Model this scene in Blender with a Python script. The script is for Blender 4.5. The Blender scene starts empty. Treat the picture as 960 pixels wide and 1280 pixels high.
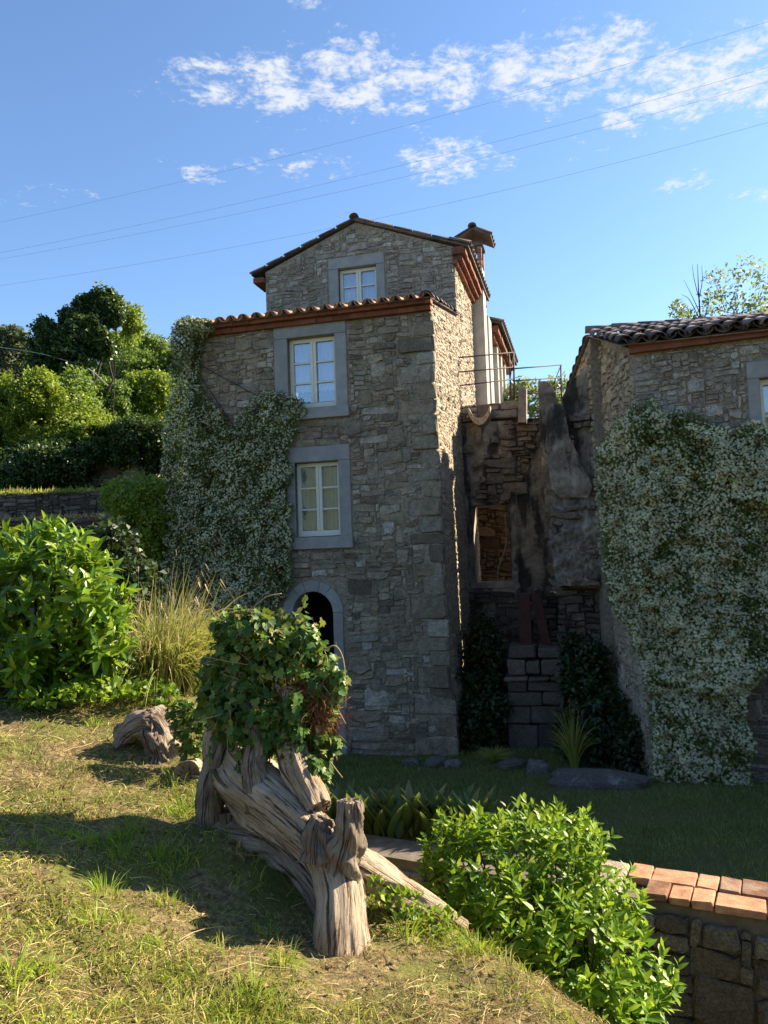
import bpy, math, random
import numpy as np
from mathutils import Matrix, Vector

SC = bpy.context.scene
COL = SC.collection
PI = math.pi
RAD = math.radians
rng = np.random.default_rng(7)

# ---------------------------------------------------------------- camera
EYE = np.array([0.0, 0.0, 3.06])          # z = 0 is the ground at the foot of the stone house
FPX = 960.0                                # focal length in units of a 960 pixel wide picture
pitch, roll, yaw = RAD(3.4), RAD(2.0), RAD(14.5)
FW = np.array([0, math.cos(pitch), math.sin(pitch)])
R0 = np.array([1.0, 0, 0]); U0 = np.array([0, -math.sin(pitch), math.cos(pitch)])
RT = R0 * math.cos(roll) - U0 * math.sin(roll)
UP = U0 * math.cos(roll) + R0 * math.sin(roll)
cam = bpy.data.cameras.new("camera")
cam.sensor_fit = 'HORIZONTAL'; cam.sensor_width = 36.0; cam.lens = 36.0 * FPX / 960.0
cam.clip_start = 0.05; cam.clip_end = 3000
camo = bpy.data.objects.new("camera", cam); COL.objects.link(camo)
camo.matrix_world = Matrix(((RT[0], UP[0], -FW[0], EYE[0]), (RT[1], UP[1], -FW[1], EYE[1]), (RT[2], UP[2], -FW[2], EYE[2]), (0, 0, 0, 1)))
SC.camera = camo

def ray(px, py): return RT * (px - 480) + UP * (640 - py) + FW * FPX
def at(px, py, Y):
    d = ray(px, py); return EYE + d * (Y / d[1])
def hit(px, py, O, n):
    d = ray(px, py); return EYE + d * (((O - EYE) @ n) / (d @ n))

# ---------------------------------------------------------------- light
SUN_EL, SUN_AZ = RAD(33), RAD(67)           # azimuth clockwise from +Y: the sun stands to the right, a little behind the houses
SUN_STRENGTH, SKY_STRENGTH, EXPOSURE = 5.0, 0.082, 1.6
sd = np.array([math.cos(SUN_EL) * math.sin(SUN_AZ), math.cos(SUN_EL) * math.cos(SUN_AZ), math.sin(SUN_EL)])
sl = bpy.data.lights.new("sun", 'SUN'); sl.energy = SUN_STRENGTH; sl.angle = RAD(0.53); sl.color = (1.0, 0.87, 0.66)
so = bpy.data.objects.new("sun", sl); COL.objects.link(so)
so.rotation_euler = Vector(sd).to_track_quat('Z', 'Y').to_euler(); so.location = (30, 8, 30)
SC.view_settings.view_transform = 'Standard'; SC.view_settings.look = 'None'
SC.view_settings.exposure = EXPOSURE; SC.view_settings.gamma = 1.0
SC.cycles.max_bounces = 6; SC.cycles.diffuse_bounces = 3; SC.cycles.transparent_max_bounces = 8

class NT:
    """small helper for node trees"""
    def __init__(s, tree): s.t = tree; s.t.nodes.clear()
    def n(s, typ, _props=None, **ins):
        nd = s.t.nodes.new(typ)
        for k, v in (_props or {}).items(): setattr(nd, k, v)
        for k, v in ins.items():
            key = int(k[1:]) if k[0] == 'i' and k[1:].isdigit() else k.replace('_', ' ')
            s.set(nd.inputs[key], v)
        return nd
    def set(s, inp, v):
        if isinstance(v, bpy.types.NodeSocket): s.t.links.new(v, inp)
        elif isinstance(v, bpy.types.Node): s.t.links.new(v.outputs[0], inp)
        else: inp.default_value = v
    def math(s, op, a, b=0.0, c=0.0, clamp=False):
        return s.n('ShaderNodeMath', dict(operation=op, use_clamp=clamp), i0=a, i1=b, i2=c).outputs[0]
    def vmath(s, op, a, b=(0, 0, 0)):
        nd = s.n('ShaderNodeVectorMath', dict(operation=op), i0=a, i1=b)
        return nd.outputs['Value'] if op in ('LENGTH', 'DOT_PRODUCT') else nd.outputs[0]
    def noise(s, vec, scale, detail=4, rough=0.55, dist=0.0):
        return s.n('ShaderNodeTexNoise', Vector=vec, Scale=scale, Detail=detail, Roughness=rough, Distortion=dist).outputs['Fac']
    def ramp(s, fac, stops, interp='LINEAR'):
        nd = s.n('ShaderNodeValToRGB', Fac=fac); cr = nd.color_ramp; cr.interpolation = interp
        while len(cr.elements) < len(stops): cr.elements.new(0.5)
        for e, (p, c) in zip(cr.elements, stops):
            e.position = p; e.color = (c[0], c[1], c[2], 1) if hasattr(c, '__len__') else (c, c, c, 1)
        return nd.outputs[0]
    def mix(s, fac, a, b, mode='MIX'):
        nd = s.n('ShaderNodeMix', dict(data_type='RGBA', blend_type=mode))
        s.set(nd.inputs[0], fac); s.set(nd.inputs[6], a); s.set(nd.inputs[7], b)
        return nd.outputs[2]
    def maprange(s, v, a, b, c=0.0, d=1.0, smooth=True):
        nd = s.n('ShaderNodeMapRange', dict(interpolation_type='SMOOTHSTEP' if smooth else 'LINEAR', clamp=True))
        for i, x in enumerate((v, a, b, c, d)): s.set(nd.inputs[i], x)
        return nd.outputs[0]

# ---------------------------------------------------------------- sky with a broken band of small clouds
W = bpy.data.worlds.new("World"); SC.world = W; W.use_nodes = True
w = NT(W.node_tree)
sky = w.n('ShaderNodeTexSky', dict(sky_type='NISHITA', sun_disc=False, sun_elevation=SUN_EL, sun_rotation=SUN_AZ, air_density=1.0, dust_density=0.4, ozone_density=3.0, altitude=300))
dirn = w.n('ShaderNodeTexCoord').outputs['Generated']
sx = w.n('ShaderNodeSeparateXYZ', Vector=dirn)
zc = w.math('MAXIMUM', sx.outputs[2], 0.05)
cx = w.math('DIVIDE', sx.outputs[0], zc); cy = w.math('DIVIDE', sx.outputs[1], zc)
cp = w.n('ShaderNodeCombineXYZ', X=cx, Y=cy, Z=0.0).outputs[0]   # a point on a cloud layer one unit above
mask = None
for (bx, by, rx, ry, wt) in [(185, 112, 32, 20, .62), (265, 105, 70, 36, .85), (345, 108, 65, 48, 1), (440, 102, 85, 50, 1), (515, 112, 50, 45, .95), (562, 100, 52, 45, 1),
        (660, 92, 66, 45, 1), (712, 92, 52, 52, 1), (765, 72, 48, 46, 1), (845, 108, 95, 58, 1), (925, 92, 80, 60, 1), (1040, 80, 120, 70, 1), (785, 142, 48, 28, .9), (555, 202, 62, 30, .98),
        (370, 206, 80, 22, .72), (252, 216, 38, 20, .75), (432, 224, 34, 14, .6), (75, 240, 60, 14, .6), (5, 250, 40, 14, .75), (212, 206, 34, 14, .5), (632, 202, 40, 16, .66), (725, 190, 40, 18, .6),
        (860, 229, 40, 18, .75), (945, 243, 40, 12, .75), (375, 4, 70, 16, .6), (700, 20, 90, 25, .5), (520, 188, 22, 12, .85)]:
    d = ray(bx, by); a, b = d[0] / d[2], d[1] / d[2]
    d2 = ray(bx + rx, by); d3 = ray(bx, by + ry)
    r1 = abs(d2[0] / d2[2] - a); r2 = abs(d3[1] / d3[2] - b)
    q = w.vmath('LENGTH', w.vmath('MULTIPLY', w.vmath('SUBTRACT', cp, (a, b, 0)), (1 / r1, 1 / r2, 0)))
    v = w.maprange(q, 0.35, 1.75, wt, 0.0)
    mask = v if mask is None else w.math('MAXIMUM', mask, v)
warp = w.n('ShaderNodeTexNoise', Vector=cp, Scale=9.0, Detail=3.0)
cpw = w.vmath('ADD', cp, w.vmath('MULTIPLY', warp.outputs['Color'], (.05, .05, 0)))
n1 = w.noise(cpw, 15.0, 7, 0.62); n2 = w.noise(cpw, 52.0, 5, 0.62)
dens = w.math('ADD', w.math('ADD', w.math('MULTIPLY', n1, 1.15), w.math('MULTIPLY', n2, 0.60)), w.math('MULTIPLY', mask, 0.52))
dens = w.maprange(dens, 1.19, 1.56, 0.0, 0.95)
skyc = w.mix(1.0, sky.outputs[0], (0.87, 0.955, 1.02, 1), 'MULTIPLY')
cl = w.mix(dens, skyc, (3.6, 3.75, 3.95, 1))
bg = w.n('ShaderNodeBackground', Color=cl, Strength=SKY_STRENGTH)
w.n('ShaderNodeOutputWorld', Surface=bg.outputs[0])

# ---------------------------------------------------------------- object helpers
def tag(o, label=None, cat=None, group=None, kind=None):
    for k, v in (('label', label), ('category', cat), ('group', group), ('kind', kind)):
        if v: o[k] = v
    return o
def thing(name, label, cat, loc=(0, 0, 0), group=None):
    o = bpy.data.objects.new(name, None); COL.objects.link(o); o.location = tuple(float(x) for x in loc); o.empty_display_size = 0.1
    return tag(o, label, cat, group)
def link(name, me, mat=None, parent=None, kind=None):
    if mat is not None and not me.materials: me.materials.append(mat)
    o = bpy.data.objects.new(name, me); COL.objects.link(o)
    if parent is not None: hang(o, parent)
    if kind: o['kind'] = kind
    return o
def root_of(p):
    while p.parent is not None: p = p.parent
    return p
def hang(o, parent):
    o.parent = parent
    # every part is written in world coordinates; only the thing's own Empty is moved
    if parent.parent is None: o.matrix_parent_inverse = Matrix.Translation(-Vector(parent.location))
    else: o.matrix_parent_inverse = Matrix.Identity(4)
def arr_mesh(name, V, Fc, smooth=True, uv=None):
    """V (n,3); Fc (m,k) of one face size k"""
    V = np.asarray(V, np.float32); Fc = np.asarray(Fc, np.int32); m, k = Fc.shape
    me = bpy.data.meshes.new(name)
    me.vertices.add(len(V)); me.vertices.foreach_set('co', V.ravel())
    me.loops.add(m * k); me.loops.foreach_set('vertex_index', Fc.ravel())
    me.polygons.add(m); me.polygons.foreach_set('loop_start', np.arange(0, m * k, k, dtype=np.int32))
    if smooth: me.polygons.foreach_set('use_smooth', np.ones(m, bool))
    if uv is not None:
        l = me.uv_layers.new(name='UVMap'); l.data.foreach_set('uv', np.asarray(uv, np.float32)[Fc.ravel()].ravel())
    me.update(); me.validate(); return me
class MB:
    def __init__(s): s.v = []; s.f = []
    def add(s, V, Fc):
        o = len(s.v); s.v.extend([tuple(map(float, p)) for p in V]); s.f.extend([tuple(i + o for i in f) for f in Fc]); return s
    def hexa(s, P):       # 8 corners: bottom 4 counter-clockwise, top 4
        return s.add(P, [(3, 2, 1, 0), (4, 5, 6, 7), (0, 1, 5, 4), (1, 2, 6, 5), (2, 3, 7, 6), (3, 0, 4, 7)])
    def tube(s, pts, rad, n=8, cap=True):
        V, Fc = tube_arr(np.array(pts, float), rad, n); s.add(V, [tuple(f) for f in Fc])
        if cap:
            o = len(s.v) - len(V); k = len(pts)
            s.f.append(tuple(o + i for i in range(n))[::-1]); s.f.append(tuple(o + (k - 1) * n + i for i in range(n)))
        return s
    def mesh(s, name, smooth=False):
        me = bpy.data.meshes.new(name); me.from_pydata(s.v, [], s.f)
        if smooth: me.polygons.foreach_set('use_smooth', np.ones(len(me.polygons), bool))
        me.update(); return me
    def build(s, name, mat, parent=None, smooth=False, kind=None): return link(name, s.mesh(name, smooth), mat, parent, kind)
def norm(v): return v / np.maximum(np.linalg.norm(v, axis=-1, keepdims=True), 1e-9)
def tube_arr(pts, rad, n=8, disp=None):
    k = len(pts); T = norm(np.gradient(pts, axis=0)); rad = np.broadcast_to(np.asarray(rad, float), (k,))
    ref = np.array([0, 0, 1.0]) if abs(T[0][2]) < 0.9 else np.array([1.0, 0, 0])
    A = np.zeros((k, 3)); a = ref - T[0] * (ref @ T[0]); a /= np.linalg.norm(a)
    for i in range(k):
        a = a - T[i] * (a @ T[i]); a /= np.linalg.norm(a); A[i] = a
    B = np.cross(T, A); th = np.linspace(0, 2 * PI, n, endpoint=False)
    r = rad[:, None] * np.ones(n) if disp is None else rad[:, None] * (1 + disp(th, np.linspace(0, 1, k)))
    V = pts[:, None, :] + r[:, :, None] * (np.cos(th)[None, :, None] * A[:, None, :] + np.sin(th)[None, :, None] * B[:, None, :])
    i = np.arange(k - 1)[:, None] * n; j = np.arange(n)[None, :]; j2 = (j + 1) % n
    Fc = np.stack([i + j, i + j2, i + n + j2, i + n + j], -1).reshape(-1, 4)
    return V.reshape(-1, 3), Fc
def spline(P, m):
    P = np.array(P, float); k = len(P); t = np.linspace(0, k - 1, m); i = np.minimum(t.astype(int), k - 2); f = (t - i)[:, None]
    Q = np.vstack([2 * P[0] - P[1], P, 2 * P[-1] - P[-2]]); a, b, c, d = Q[i], Q[i + 1], Q[i + 2], Q[i + 3]
    return 0.5 * (2 * b + (c - a) * f + (2 * a - 5 * b + 4 * c - d) * f ** 2 + (3 * b - a - 3 * c + d) * f ** 3)
def hash2(i, j, seed): 
    h = np.sin(i * 127.1 + j * 311.7 + seed * 74.7) * 43758.5453; return h - np.floor(h)
def vnoise(x, y, seed=0, octaves=3):
    x = np.asarray(x, float); y = np.asarray(y, float); out = 0; amp = 1.0; tot = 0
    for o in range(octaves):
        i, j = np.floor(x), np.floor(y); fx, fy = x - i, y - j; fx = fx * fx * (3 - 2 * fx); fy = fy * fy * (3 - 2 * fy)
        a, b, c, d = hash2(i, j, seed + o), hash2(i + 1, j, seed + o), hash2(i, j + 1, seed + o), hash2(i + 1, j + 1, seed + o)
        out = out + amp * ((a * (1 - fx) + b * fx) * (1 - fy) + (c * (1 - fx) + d * fx) * fy); tot += amp; amp *= 0.5; x = x * 2.03 + 5.1; y = y * 2.03 + 1.7
    return out / tot * 2 - 1

# ---------------------------------------------------------------- materials
def new_mat(name):
    m = bpy.data.materials.new(name); m.use_nodes = True; return m, NT(m.node_tree)
def finish(t, color, rough=0.8, bump=None, bdist=0.01, bstr=0.6, spec=0.3, metal=0.0, transl=0.0, tcol=None):
    p = t.n('ShaderNodeBsdfPrincipled', Base_Color=color, Roughness=rough, Metallic=metal)
    p.inputs['Specular IOR Level'].default_value = spec
    if bump is not None:
        b = t.n('ShaderNodeBump', Height=bump, Strength=bstr, Distance=bdist); t.set(p.inputs['Normal'], b.outputs[0])
    sh = p.outputs[0]
    if transl:
        tr = t.n('ShaderNodeBsdfTranslucent', Color=tcol if tcol is not None else color)
        sh = t.n('ShaderNodeMixShader', i0=transl, i1=sh, i2=tr.outputs[0]).outputs[0]
    t.n('ShaderNodeOutputMaterial', Surface=sh)
def piece_random(t):
    r = t.math('ADD', t.n('ShaderNodeNewGeometry').outputs['Random Per Island'], t.n('ShaderNodeObjectInfo').outputs['Random'])
    return t.math('FRACT', r)
def pos(t): return t.n('ShaderNodeNewGeometry').outputs['Position']
def stone_mat(name, stops, lichen=(0.42, 0.41, 0.36), lamt=0.5, dark=0.55, scale=1.0, bstr=0.9):
    m, t = new_mat(name); P = pos(t); r = piece_random(t)
    c = t.ramp(r, stops)
    n1 = t.noise(P, 9 * scale, 6, 0.65); n2 = t.noise(P, 60 * scale, 4, 0.6); n3 = t.noise(P, 1.1, 3)
    c = t.mix(t.maprange(n1, 0.35, 0.7, 0.0, 0.55), c, (0.10, 0.085, 0.07, 1))
    c = t.mix(t.maprange(t.noise(P, 5.5 * scale, 7, 0.7, 0.6), 0.55, 0.72, 0.0, lamt), c, (*lichen, 1))
    c = t.mix(t.maprange(n3, 0.35, 0.7, 0.0, dark), c, t.mix(1.0, c, (0.5, 0.47, 0.45, 1), 'MULTIPLY'))
    c = t.mix(1.0, c, t.ramp(n2, [(0.25, 0.55), (0.75, 1.45)]), 'MULTIPLY')
    ck = t.n('ShaderNodeTexVoronoi', dict(feature='DISTANCE_TO_EDGE'), Vector=t.vmath('ADD', P, t.vmath('MULTIPLY', t.n('ShaderNodeTexNoise', Vector=P, Scale=14.0).outputs['Color'], (.1, .1, .1))), Scale=13.0 * scale).outputs['Distance']
    c = t.mix(t.maprange(ck, .0, .05, .3, 0.0), c, (.06, .05, .042, 1))
    h = t.math('ADD', t.math('ADD', n1, t.math('MULTIPLY', n2, 0.5)), t.maprange(ck, 0, .08, -.14, 0))
    finish(t, c, 0.9, h, 0.035, bstr, 0.2); return m
def plain_mat(name, col, rough=0.7, var=0.25, scale=12.0, bstr=0.4, metal=0.0, spec=0.3, rnd=0.0, stain=None):
    m, t = new_mat(name); P = pos(t); n1 = t.noise(P, scale, 5, 0.6); n2 = t.noise(P, scale * 9, 3)
    c = t.mix(1.0, (*col, 1), t.ramp(n1, [(0.25, 1 - var), (0.75, 1 + var)]), 'MULTIPLY')
    if rnd:
        c = t.mix(1.0, c, t.ramp(piece_random(t), [(0, 1 - rnd), (1, 1 + rnd)]), 'MULTIPLY')
    if stain: c = t.mix(t.maprange(t.noise(P, scale * 0.3, 5, 0.65), 0.48, 0.68, 0, 0.7), c, (*stain, 1))
    finish(t, c, rough, t.math('ADD', n1, t.math('MULTIPLY', n2, 0.3)), 0.01, bstr, spec, metal); return m
def leaf_mat(name, stops, rough=0.42, transl=0.35, tcol=(0.30, 0.42, 0.03), spec=0.45, obj_tex=False):
    m, t = new_mat(name); r = piece_random(t); c = t.ramp(r, stops)
    big = t.noise(pos(t), 2.2, 2); c = t.mix(1.0, c, t.ramp(big, [(0.3, 0.75), (0.7, 1.2)]), 'MULTIPLY')
    tc = t.mix(0.55, c, (*tcol, 1))
    finish(t, c, rough, None, spec=spec, transl=transl, tcol=tc); return m

M = {}
M['stone'] = stone_mat('rubble_stone', [(0, (.19, .15, .105)), (.25, (.41, .325, .22)), (.5, (.33, .285, .215)), (.75, (.47, .38, .265)), (.93, (.54, .47, .37)), (1, (.66, .60, .50))], lamt=.45, dark=.45)
M['stone_b'] = stone_mat('grey_rubble_stone', [(0, (.31, .26, .205)), (.4, (.43, .375, .31)), (.8, (.50, .45, .375)), (.95, (.62, .57, .49)), (1, (.43, .29, .21))], dark=.35)
M['stone_side'] = stone_mat('warm_rubble_stone', [(0, (.40, .32, .22)), (.5, (.50, .41, .29)), (1, (.60, .51, .38))], lichen=(.6, .53, .42), lamt=.4, dark=.1, scale=1.8, bstr=.5)
M['stone_dark'] = stone_mat('damp_stone', [(0, (.10, .08, .065)), (.5, (.17, .14, .11)), (1, (.24, .19, .15))], lamt=.25, dark=.6)
M['mortar'] = stone_mat('lime_mortar', [(0, (.50, .41, .30)), (1, (.50, .41, .30))], lichen=(.44, .40, .33), lamt=.6, dark=.35, scale=2.0, bstr=1.0)
M['mortar_dark'] = plain_mat('earth_mortar', (.15, .12, .09), .95, .35, 12, 0.9)
M['pietra'] = plain_mat('grey_sandstone', (.29, .285, .27), .85, .2, 7, .35, rnd=.06, stain=(.24, .235, .22))
M['terracotta'] = plain_mat('terracotta', (.22, .075, .042), .85, .35, 10, .5, rnd=.3, stain=(.12, .06, .04))
M['tile_new'] = plain_mat('clay_roof_tile', (.42, .22, .14), .8, .3, 9, .5, rnd=.25, stain=(.22, .15, .11))
M['tile_old'] = plain_mat('weathered_roof_tile', (.15, .115, .10), .9, .4, 8, .6, rnd=.45, stain=(.075, .07, .065))
M['fascia'] = plain_mat('red_painted_cornice', (.20, .075, .05), .8, .3, 6, .4, rnd=.2)
M['frame'] = plain_mat('cream_paint', (.72, .69, .58), .5, .06, 20, .1)
M['iron'] = plain_mat('rusted_iron', (.07, .045, .04), .7, .4, 20, .4, metal=.3)
M['rust'] = plain_mat('rusty_plate', (.075, .028, .02), .75, .4, 9, .3, rnd=.2)
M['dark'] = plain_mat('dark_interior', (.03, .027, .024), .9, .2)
M['concrete'] = plain_mat('pale_render', (.42, .39, .34), .9, .2, 5, .4, stain=(.3, .27, .23))
def curtain_mat():
    m, t = new_mat('white_curtain'); P = pos(t)
    c = t.mix(t.maprange(t.noise(P, 60, 2), .4, .6), (.62, .63, .62, 1), (.75, .76, .75, 1))
    finish(t, c, .9, transl=.3); return m
M['curtain'] = curtain_mat()
def glass_mat():
    m, t = new_mat('window_glass'); 
    g = t.n('ShaderNodeBsdfGlossy', Color=(.9, .95, 1, 1), Roughness=.03); tr = t.n('ShaderNodeBsdfTransparent', Color=(.9, .93, .95, 1))
    nz = t.noise(pos(t), 3.0, 2); b = t.n('ShaderNodeBump', Height=nz, Strength=.08, Distance=.02); t.set(g.inputs['Normal'], b.outputs[0])
    t.n('ShaderNodeOutputMaterial', Surface=t.n('ShaderNodeMixShader', i0=.17, i1=tr.outputs[0], i2=g.outputs[0]).outputs[0]); return m
M['glass'] = glass_mat()
def plaster_mat():
    m, t = new_mat('stained_old_plaster'); P = pos(t)
    st = t.vmath('MULTIPLY', P, (2.2, 2.2, .75)); n1 = t.noise(P, 3.2, 7, .68, .4); n2 = t.noise(st, 1.5, 5, .6); n3 = t.noise(P, 40, 4)
    c = t.ramp(n1, [(.3, (.15, .125, .105)), (.48, (.32, .265, .205)), (.66, (.50, .43, .335))])
    c = t.mix(t.maprange(n2, .47, .60, 0, .9), c, (.05, .044, .042, 1))
    c = t.mix(1.0, c, t.ramp(n3, [(.2, .75), (.8, 1.2)]), 'MULTIPLY')
    finish(t, c, .95, t.math('ADD', t.math('MULTIPLY', n1, 1.2), t.math('MULTIPLY', t.math('ADD', n3, t.noise(P, 110, 3)), .45)), .045, 1.0, .15); return m
M['plaster'] = plaster_mat()
M['plaster_pale'] = plain_mat('worn_plaster', (.30, .25, .20), .95, .5, 4.5, 1.0, stain=(.08, .07, .062))
def wood_mat(name, a, b, dk):
    m, t = new_mat(name); uv = t.n('ShaderNodeTexCoord').outputs['UV']; P = pos(t)
    st = t.vmath('MULTIPLY', uv, (1, .03, 1)); g = t.noise(st, 40, 7, .72, .5); g2 = t.noise(st, 150, 4, .6); n = t.noise(P, 5, 5, .6)
    c = t.mix(t.maprange(n, .35, .65), (*a, 1), (*b, 1))
    c = t.mix(t.maprange(g, .50, .41, 0, .93), c, (*dk, 1))
    c = t.mix(1.0, c, t.ramp(g2, [(.3, .7), (.7, 1.2)]), 'MULTIPLY')
    finish(t, c, .85, t.math('ADD', g, t.math('MULTIPLY', g2, .4)), .02, 1.0, .2); return m
M['wood'] = wood_mat('weathered_wood', (.40, .285, .18), (.58, .455, .325), (.06, .034, .02))
M['wood_grey'] = wood_mat('silver_grey_wood', (.23, .165, .115), (.42, .34, .26), (.022, .014, .010))
M['bark'] = plain_mat('bark', (.04, .031, .024), .9, .4, 14, .9)
M['twig'] = plain_mat('dry_twig', (.34, .25, .15), .8, .3, 20, .3)
M['rootlet'] = plain_mat('brown_rootlet', (.20, .085, .035), .9, .4, 30, .3, rnd=.4)
M['rock'] = stone_mat('field_rock', [(0, (.13, .115, .10)), (1, (.24, .21, .18))])
M['cable'] = plain_mat('cable_sheath', (.22, .30, .42), .6, .1)
M['cable_pale'] = plain_mat('pale_cable', (.4, .4, .36), .6, .1)
# leaves
M['laurel'] = leaf_mat('laurel_leaf', [(0, (.05, .12, .010)), (.5, (.10, .20, .012)), (.85, (.18, .29, .018)), (1, (.28, .36, .03))], .34, .35, (.38, .52, .03), .4)
M['bay'] = leaf_mat('bay_leaf', [(0, (.06, .14, .012)), (.5, (.13, .25, .018)), (.8, (.23, .35, .025)), (1, (.36, .45, .04))], .42, .38, (.42, .55, .04), .28)
M['ivy'] = leaf_mat('ivy_leaf', [(0, (.03, .075, .012)), (.5, (.06, .13, .018)), (.8, (.11, .19, .03)), (.93, (.25, .26, .05)), (1, (.26, .16, .05))], .45, .28, (.34, .42, .05), .25)
M['jasmine'] = leaf_mat('jasmine_leaf', [(0, (.075, .11, .026)), (.5, (.16, .20, .05)), (.9, (.24, .26, .065)), (1, (.31, .29, .09))], .4, .2, (.15, .24, .05), .4)
M['flower'] = leaf_mat('jasmine_flower', [(0, (.60, .58, .36)), (1, (.86, .81, .56))], .7, .3, (.75, .75, .6), .2)
M['tree_bright'] = leaf_mat('bright_foliage', [(0, (.10, .16, .014)), (.5, (.18, .26, .02)), (1, (.28, .34, .035))], .5, .4, (.40, .50, .04))
M['tree_mid'] = leaf_mat('mid_green_foliage', [(0, (.06, .11, .018)), (.6, (.12, .19, .03)), (1, (.20, .27, .045))], .5, .38, (.30, .42, .04))
M['tree_dark'] = leaf_mat('dark_ivy_and_shade_foliage', [(0, (.022, .05, .012)), (.6, (.045, .085, .018)), (1, (.10, .14, .025))], .45, .22, (.15, .25, .02))
M['tree_grey'] = leaf_mat('grey_green_foliage', [(0, (.06, .085, .035)), (1, (.14, .16, .07))], .6, .3, (.22, .26, .08))
M['robinia'] = leaf_mat('robinia_leaf', [(0, (.12, .19, .06)), (1, (.26, .33, .12))], .5, .4, (.40, .46, .14))
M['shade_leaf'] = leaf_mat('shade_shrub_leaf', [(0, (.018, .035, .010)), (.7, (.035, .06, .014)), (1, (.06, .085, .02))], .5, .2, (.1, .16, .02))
M['lily'] = leaf_mat('strappy_leaf', [(0, (.07, .12, .03)), (.7, (.11, .16, .04)), (1, (.26, .24, .10))], .4, .3, (.28, .34, .06))
M['fountain'] = leaf_mat('fountain_grass', [(0, (.16, .22, .025)), (.5, (.28, .32, .045)), (.8, (.42, .38, .09)), (1, (.50, .40, .17))], .55, .35, (.42, .40, .10))
M['seed'] = leaf_mat('grass_seed_head', [(0, (.32, .23, .12)), (1, (.46, .35, .20))], .8, .25, (.4, .3, .15))
M['grass'] = leaf_mat('bank_grass', [(0, (.10, .16, .016)), (.4, (.23, .31, .028)), (.7, (.40, .40, .06)), (1, (.58, .47, .15))], .6, .35, (.36, .40, .06))
M['tuft'] = leaf_mat('fresh_grass', [(0, (.10, .19, .015)), (.6, (.22, .34, .025)), (1, (.42, .46, .06))], .5, .4, (.42, .52, .04))
M['straw'] = leaf_mat('dry_straw', [(0, (.20, .135, .055)), (.5, (.42, .31, .13)), (1, (.60, .47, .22))], .7, .2, (.45, .34, .14))
M['lawn'] = leaf_mat('lawn_grass', [(0, (.10, .14, .025)), (.7, (.19, .24, .045)), (1, (.34, .31, .10))], .6, .25, (.12, .2, .03))
M['moss'] = plain_mat('moss', (.09, .10, .02), .95, .4, 30, .9)
M['soil'] = plain_mat('soil', (.09, .062, .04), .95, .4, 9, .9)
def ground_mat():
    m, t = new_mat('ground_cover'); P = pos(t)
    z = t.n('ShaderNodeAttribute', dict(attribute_name='bank')).outputs['Fac']
    n1 = t.noise(P, 3.0, 6, .65); n2 = t.noise(P, 30, 5, .65); n3 = t.noise(P, 110, 3, .6)
    bank = t.ramp(n2, [(.30, (.05, .036, .020)), (.5, (.17, .125, .06)), (.72, (.36, .28, .12))])
    bank = t.mix(t.maprange(n1, .42, .60, 0, .75), bank, (.11, .13, .025, 1))
    lawn = t.ramp(n2, [(.3, (.07, .075, .025)), (.7, (.15, .15, .05))])
    lawn = t.mix(t.maprange(t.noise(P, 1.2, 4), .55, .68, 0, .5), lawn, (.13, .10, .06, 1))
    hill = t.ramp(n1, [(.3, (.03, .042, .015)), (.7, (.08, .085, .032))])
    far = t.n('ShaderNodeAttribute', dict(attribute_name='hill')).outputs['Fac']
    c = t.mix(z, lawn, bank); c = t.mix(far, c, hill)
    finish(t, c, .95, t.math('ADD', n2, t.math('MULTIPLY', n3, .5)), .02, .9, .1); return m
M['ground'] = ground_mat()
M['outcrop'] = plain_mat('outcrop_rock', (.36, .30, .24), .95, .45, 1.6, 1.0, stain=(.10, .09, .07))
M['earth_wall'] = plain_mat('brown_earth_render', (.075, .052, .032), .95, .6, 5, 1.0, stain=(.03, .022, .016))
M['litter'] = leaf_mat('dead_leaf', [(0, (.10, .055, .025)), (.6, (.22, .13, .06)), (1, (.38, .27, .14))], .8, .15, (.3, .18, .06), .15)

# ---------------------------------------------------------------- terrain
eu = np.array([math.cos(yaw), -math.sin(yaw), 0]); ev = np.array([math.sin(yaw), math.cos(yaw), 0])
A = at(544, 560, 12.0); A[2] = 0
Bc = at(806, 690, 9.8); Bc[2] = 0
ctrl = [tuple(at(*q)) for q in [(0, 1280, 2.3), (480, 1280, 2.63), (700, 1280, 2.7), (425, 1180, 3.2), (540, 1140, 3.6), (200, 1180, 2.9), (0, 1100, 3.1), (250, 1000, 4.2),
        (0, 1000, 3.9), (100, 865, 5.5), (0, 870, 5.4), (230, 860, 6.0), (300, 950, 4.7), (330, 1060, 3.9), (130, 950, 4.6)]]
ctrl += [(0, 0, 1.46), (-3, 1, 2.2), (1.2, .8, 1.25), (-6, 5, 2.75), (-4, 8, 2.1), (-2, 7, 1.95), (-7, 9, 2.5)]
ctrl = np.array(ctrl)
def tps_fit(P):
    X = P[:, :2]; n = len(X); r = np.linalg.norm(X[:, None] - X[None], axis=-1); K = np.where(r > 0, r * r * np.log(np.maximum(r, 1e-9)), 0) + np.eye(n) * .15
    Q = np.hstack([np.ones((n, 1)), X]); L = np.zeros((n + 3, n + 3)); L[:n, :n] = K; L[:n, n:] = Q; L[n:, :n] = Q.T
    return np.linalg.solve(L, np.concatenate([P[:, 2], np.zeros(3)]))
TW = tps_fit(ctrl)
def z_bank(x, y):
    x = np.asarray(x, float); y = np.asarray(y, float); out = TW[-3] + TW[-2] * x + TW[-1] * y
    for (cx_, cy_, _), wt in zip(ctrl, TW[:-3]):
        r2 = (x - cx_) ** 2 + (y - cy_) ** 2; out = out + wt * 0.5 * r2 * np.log(np.maximum(r2, 1e-12))
    return out
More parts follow.
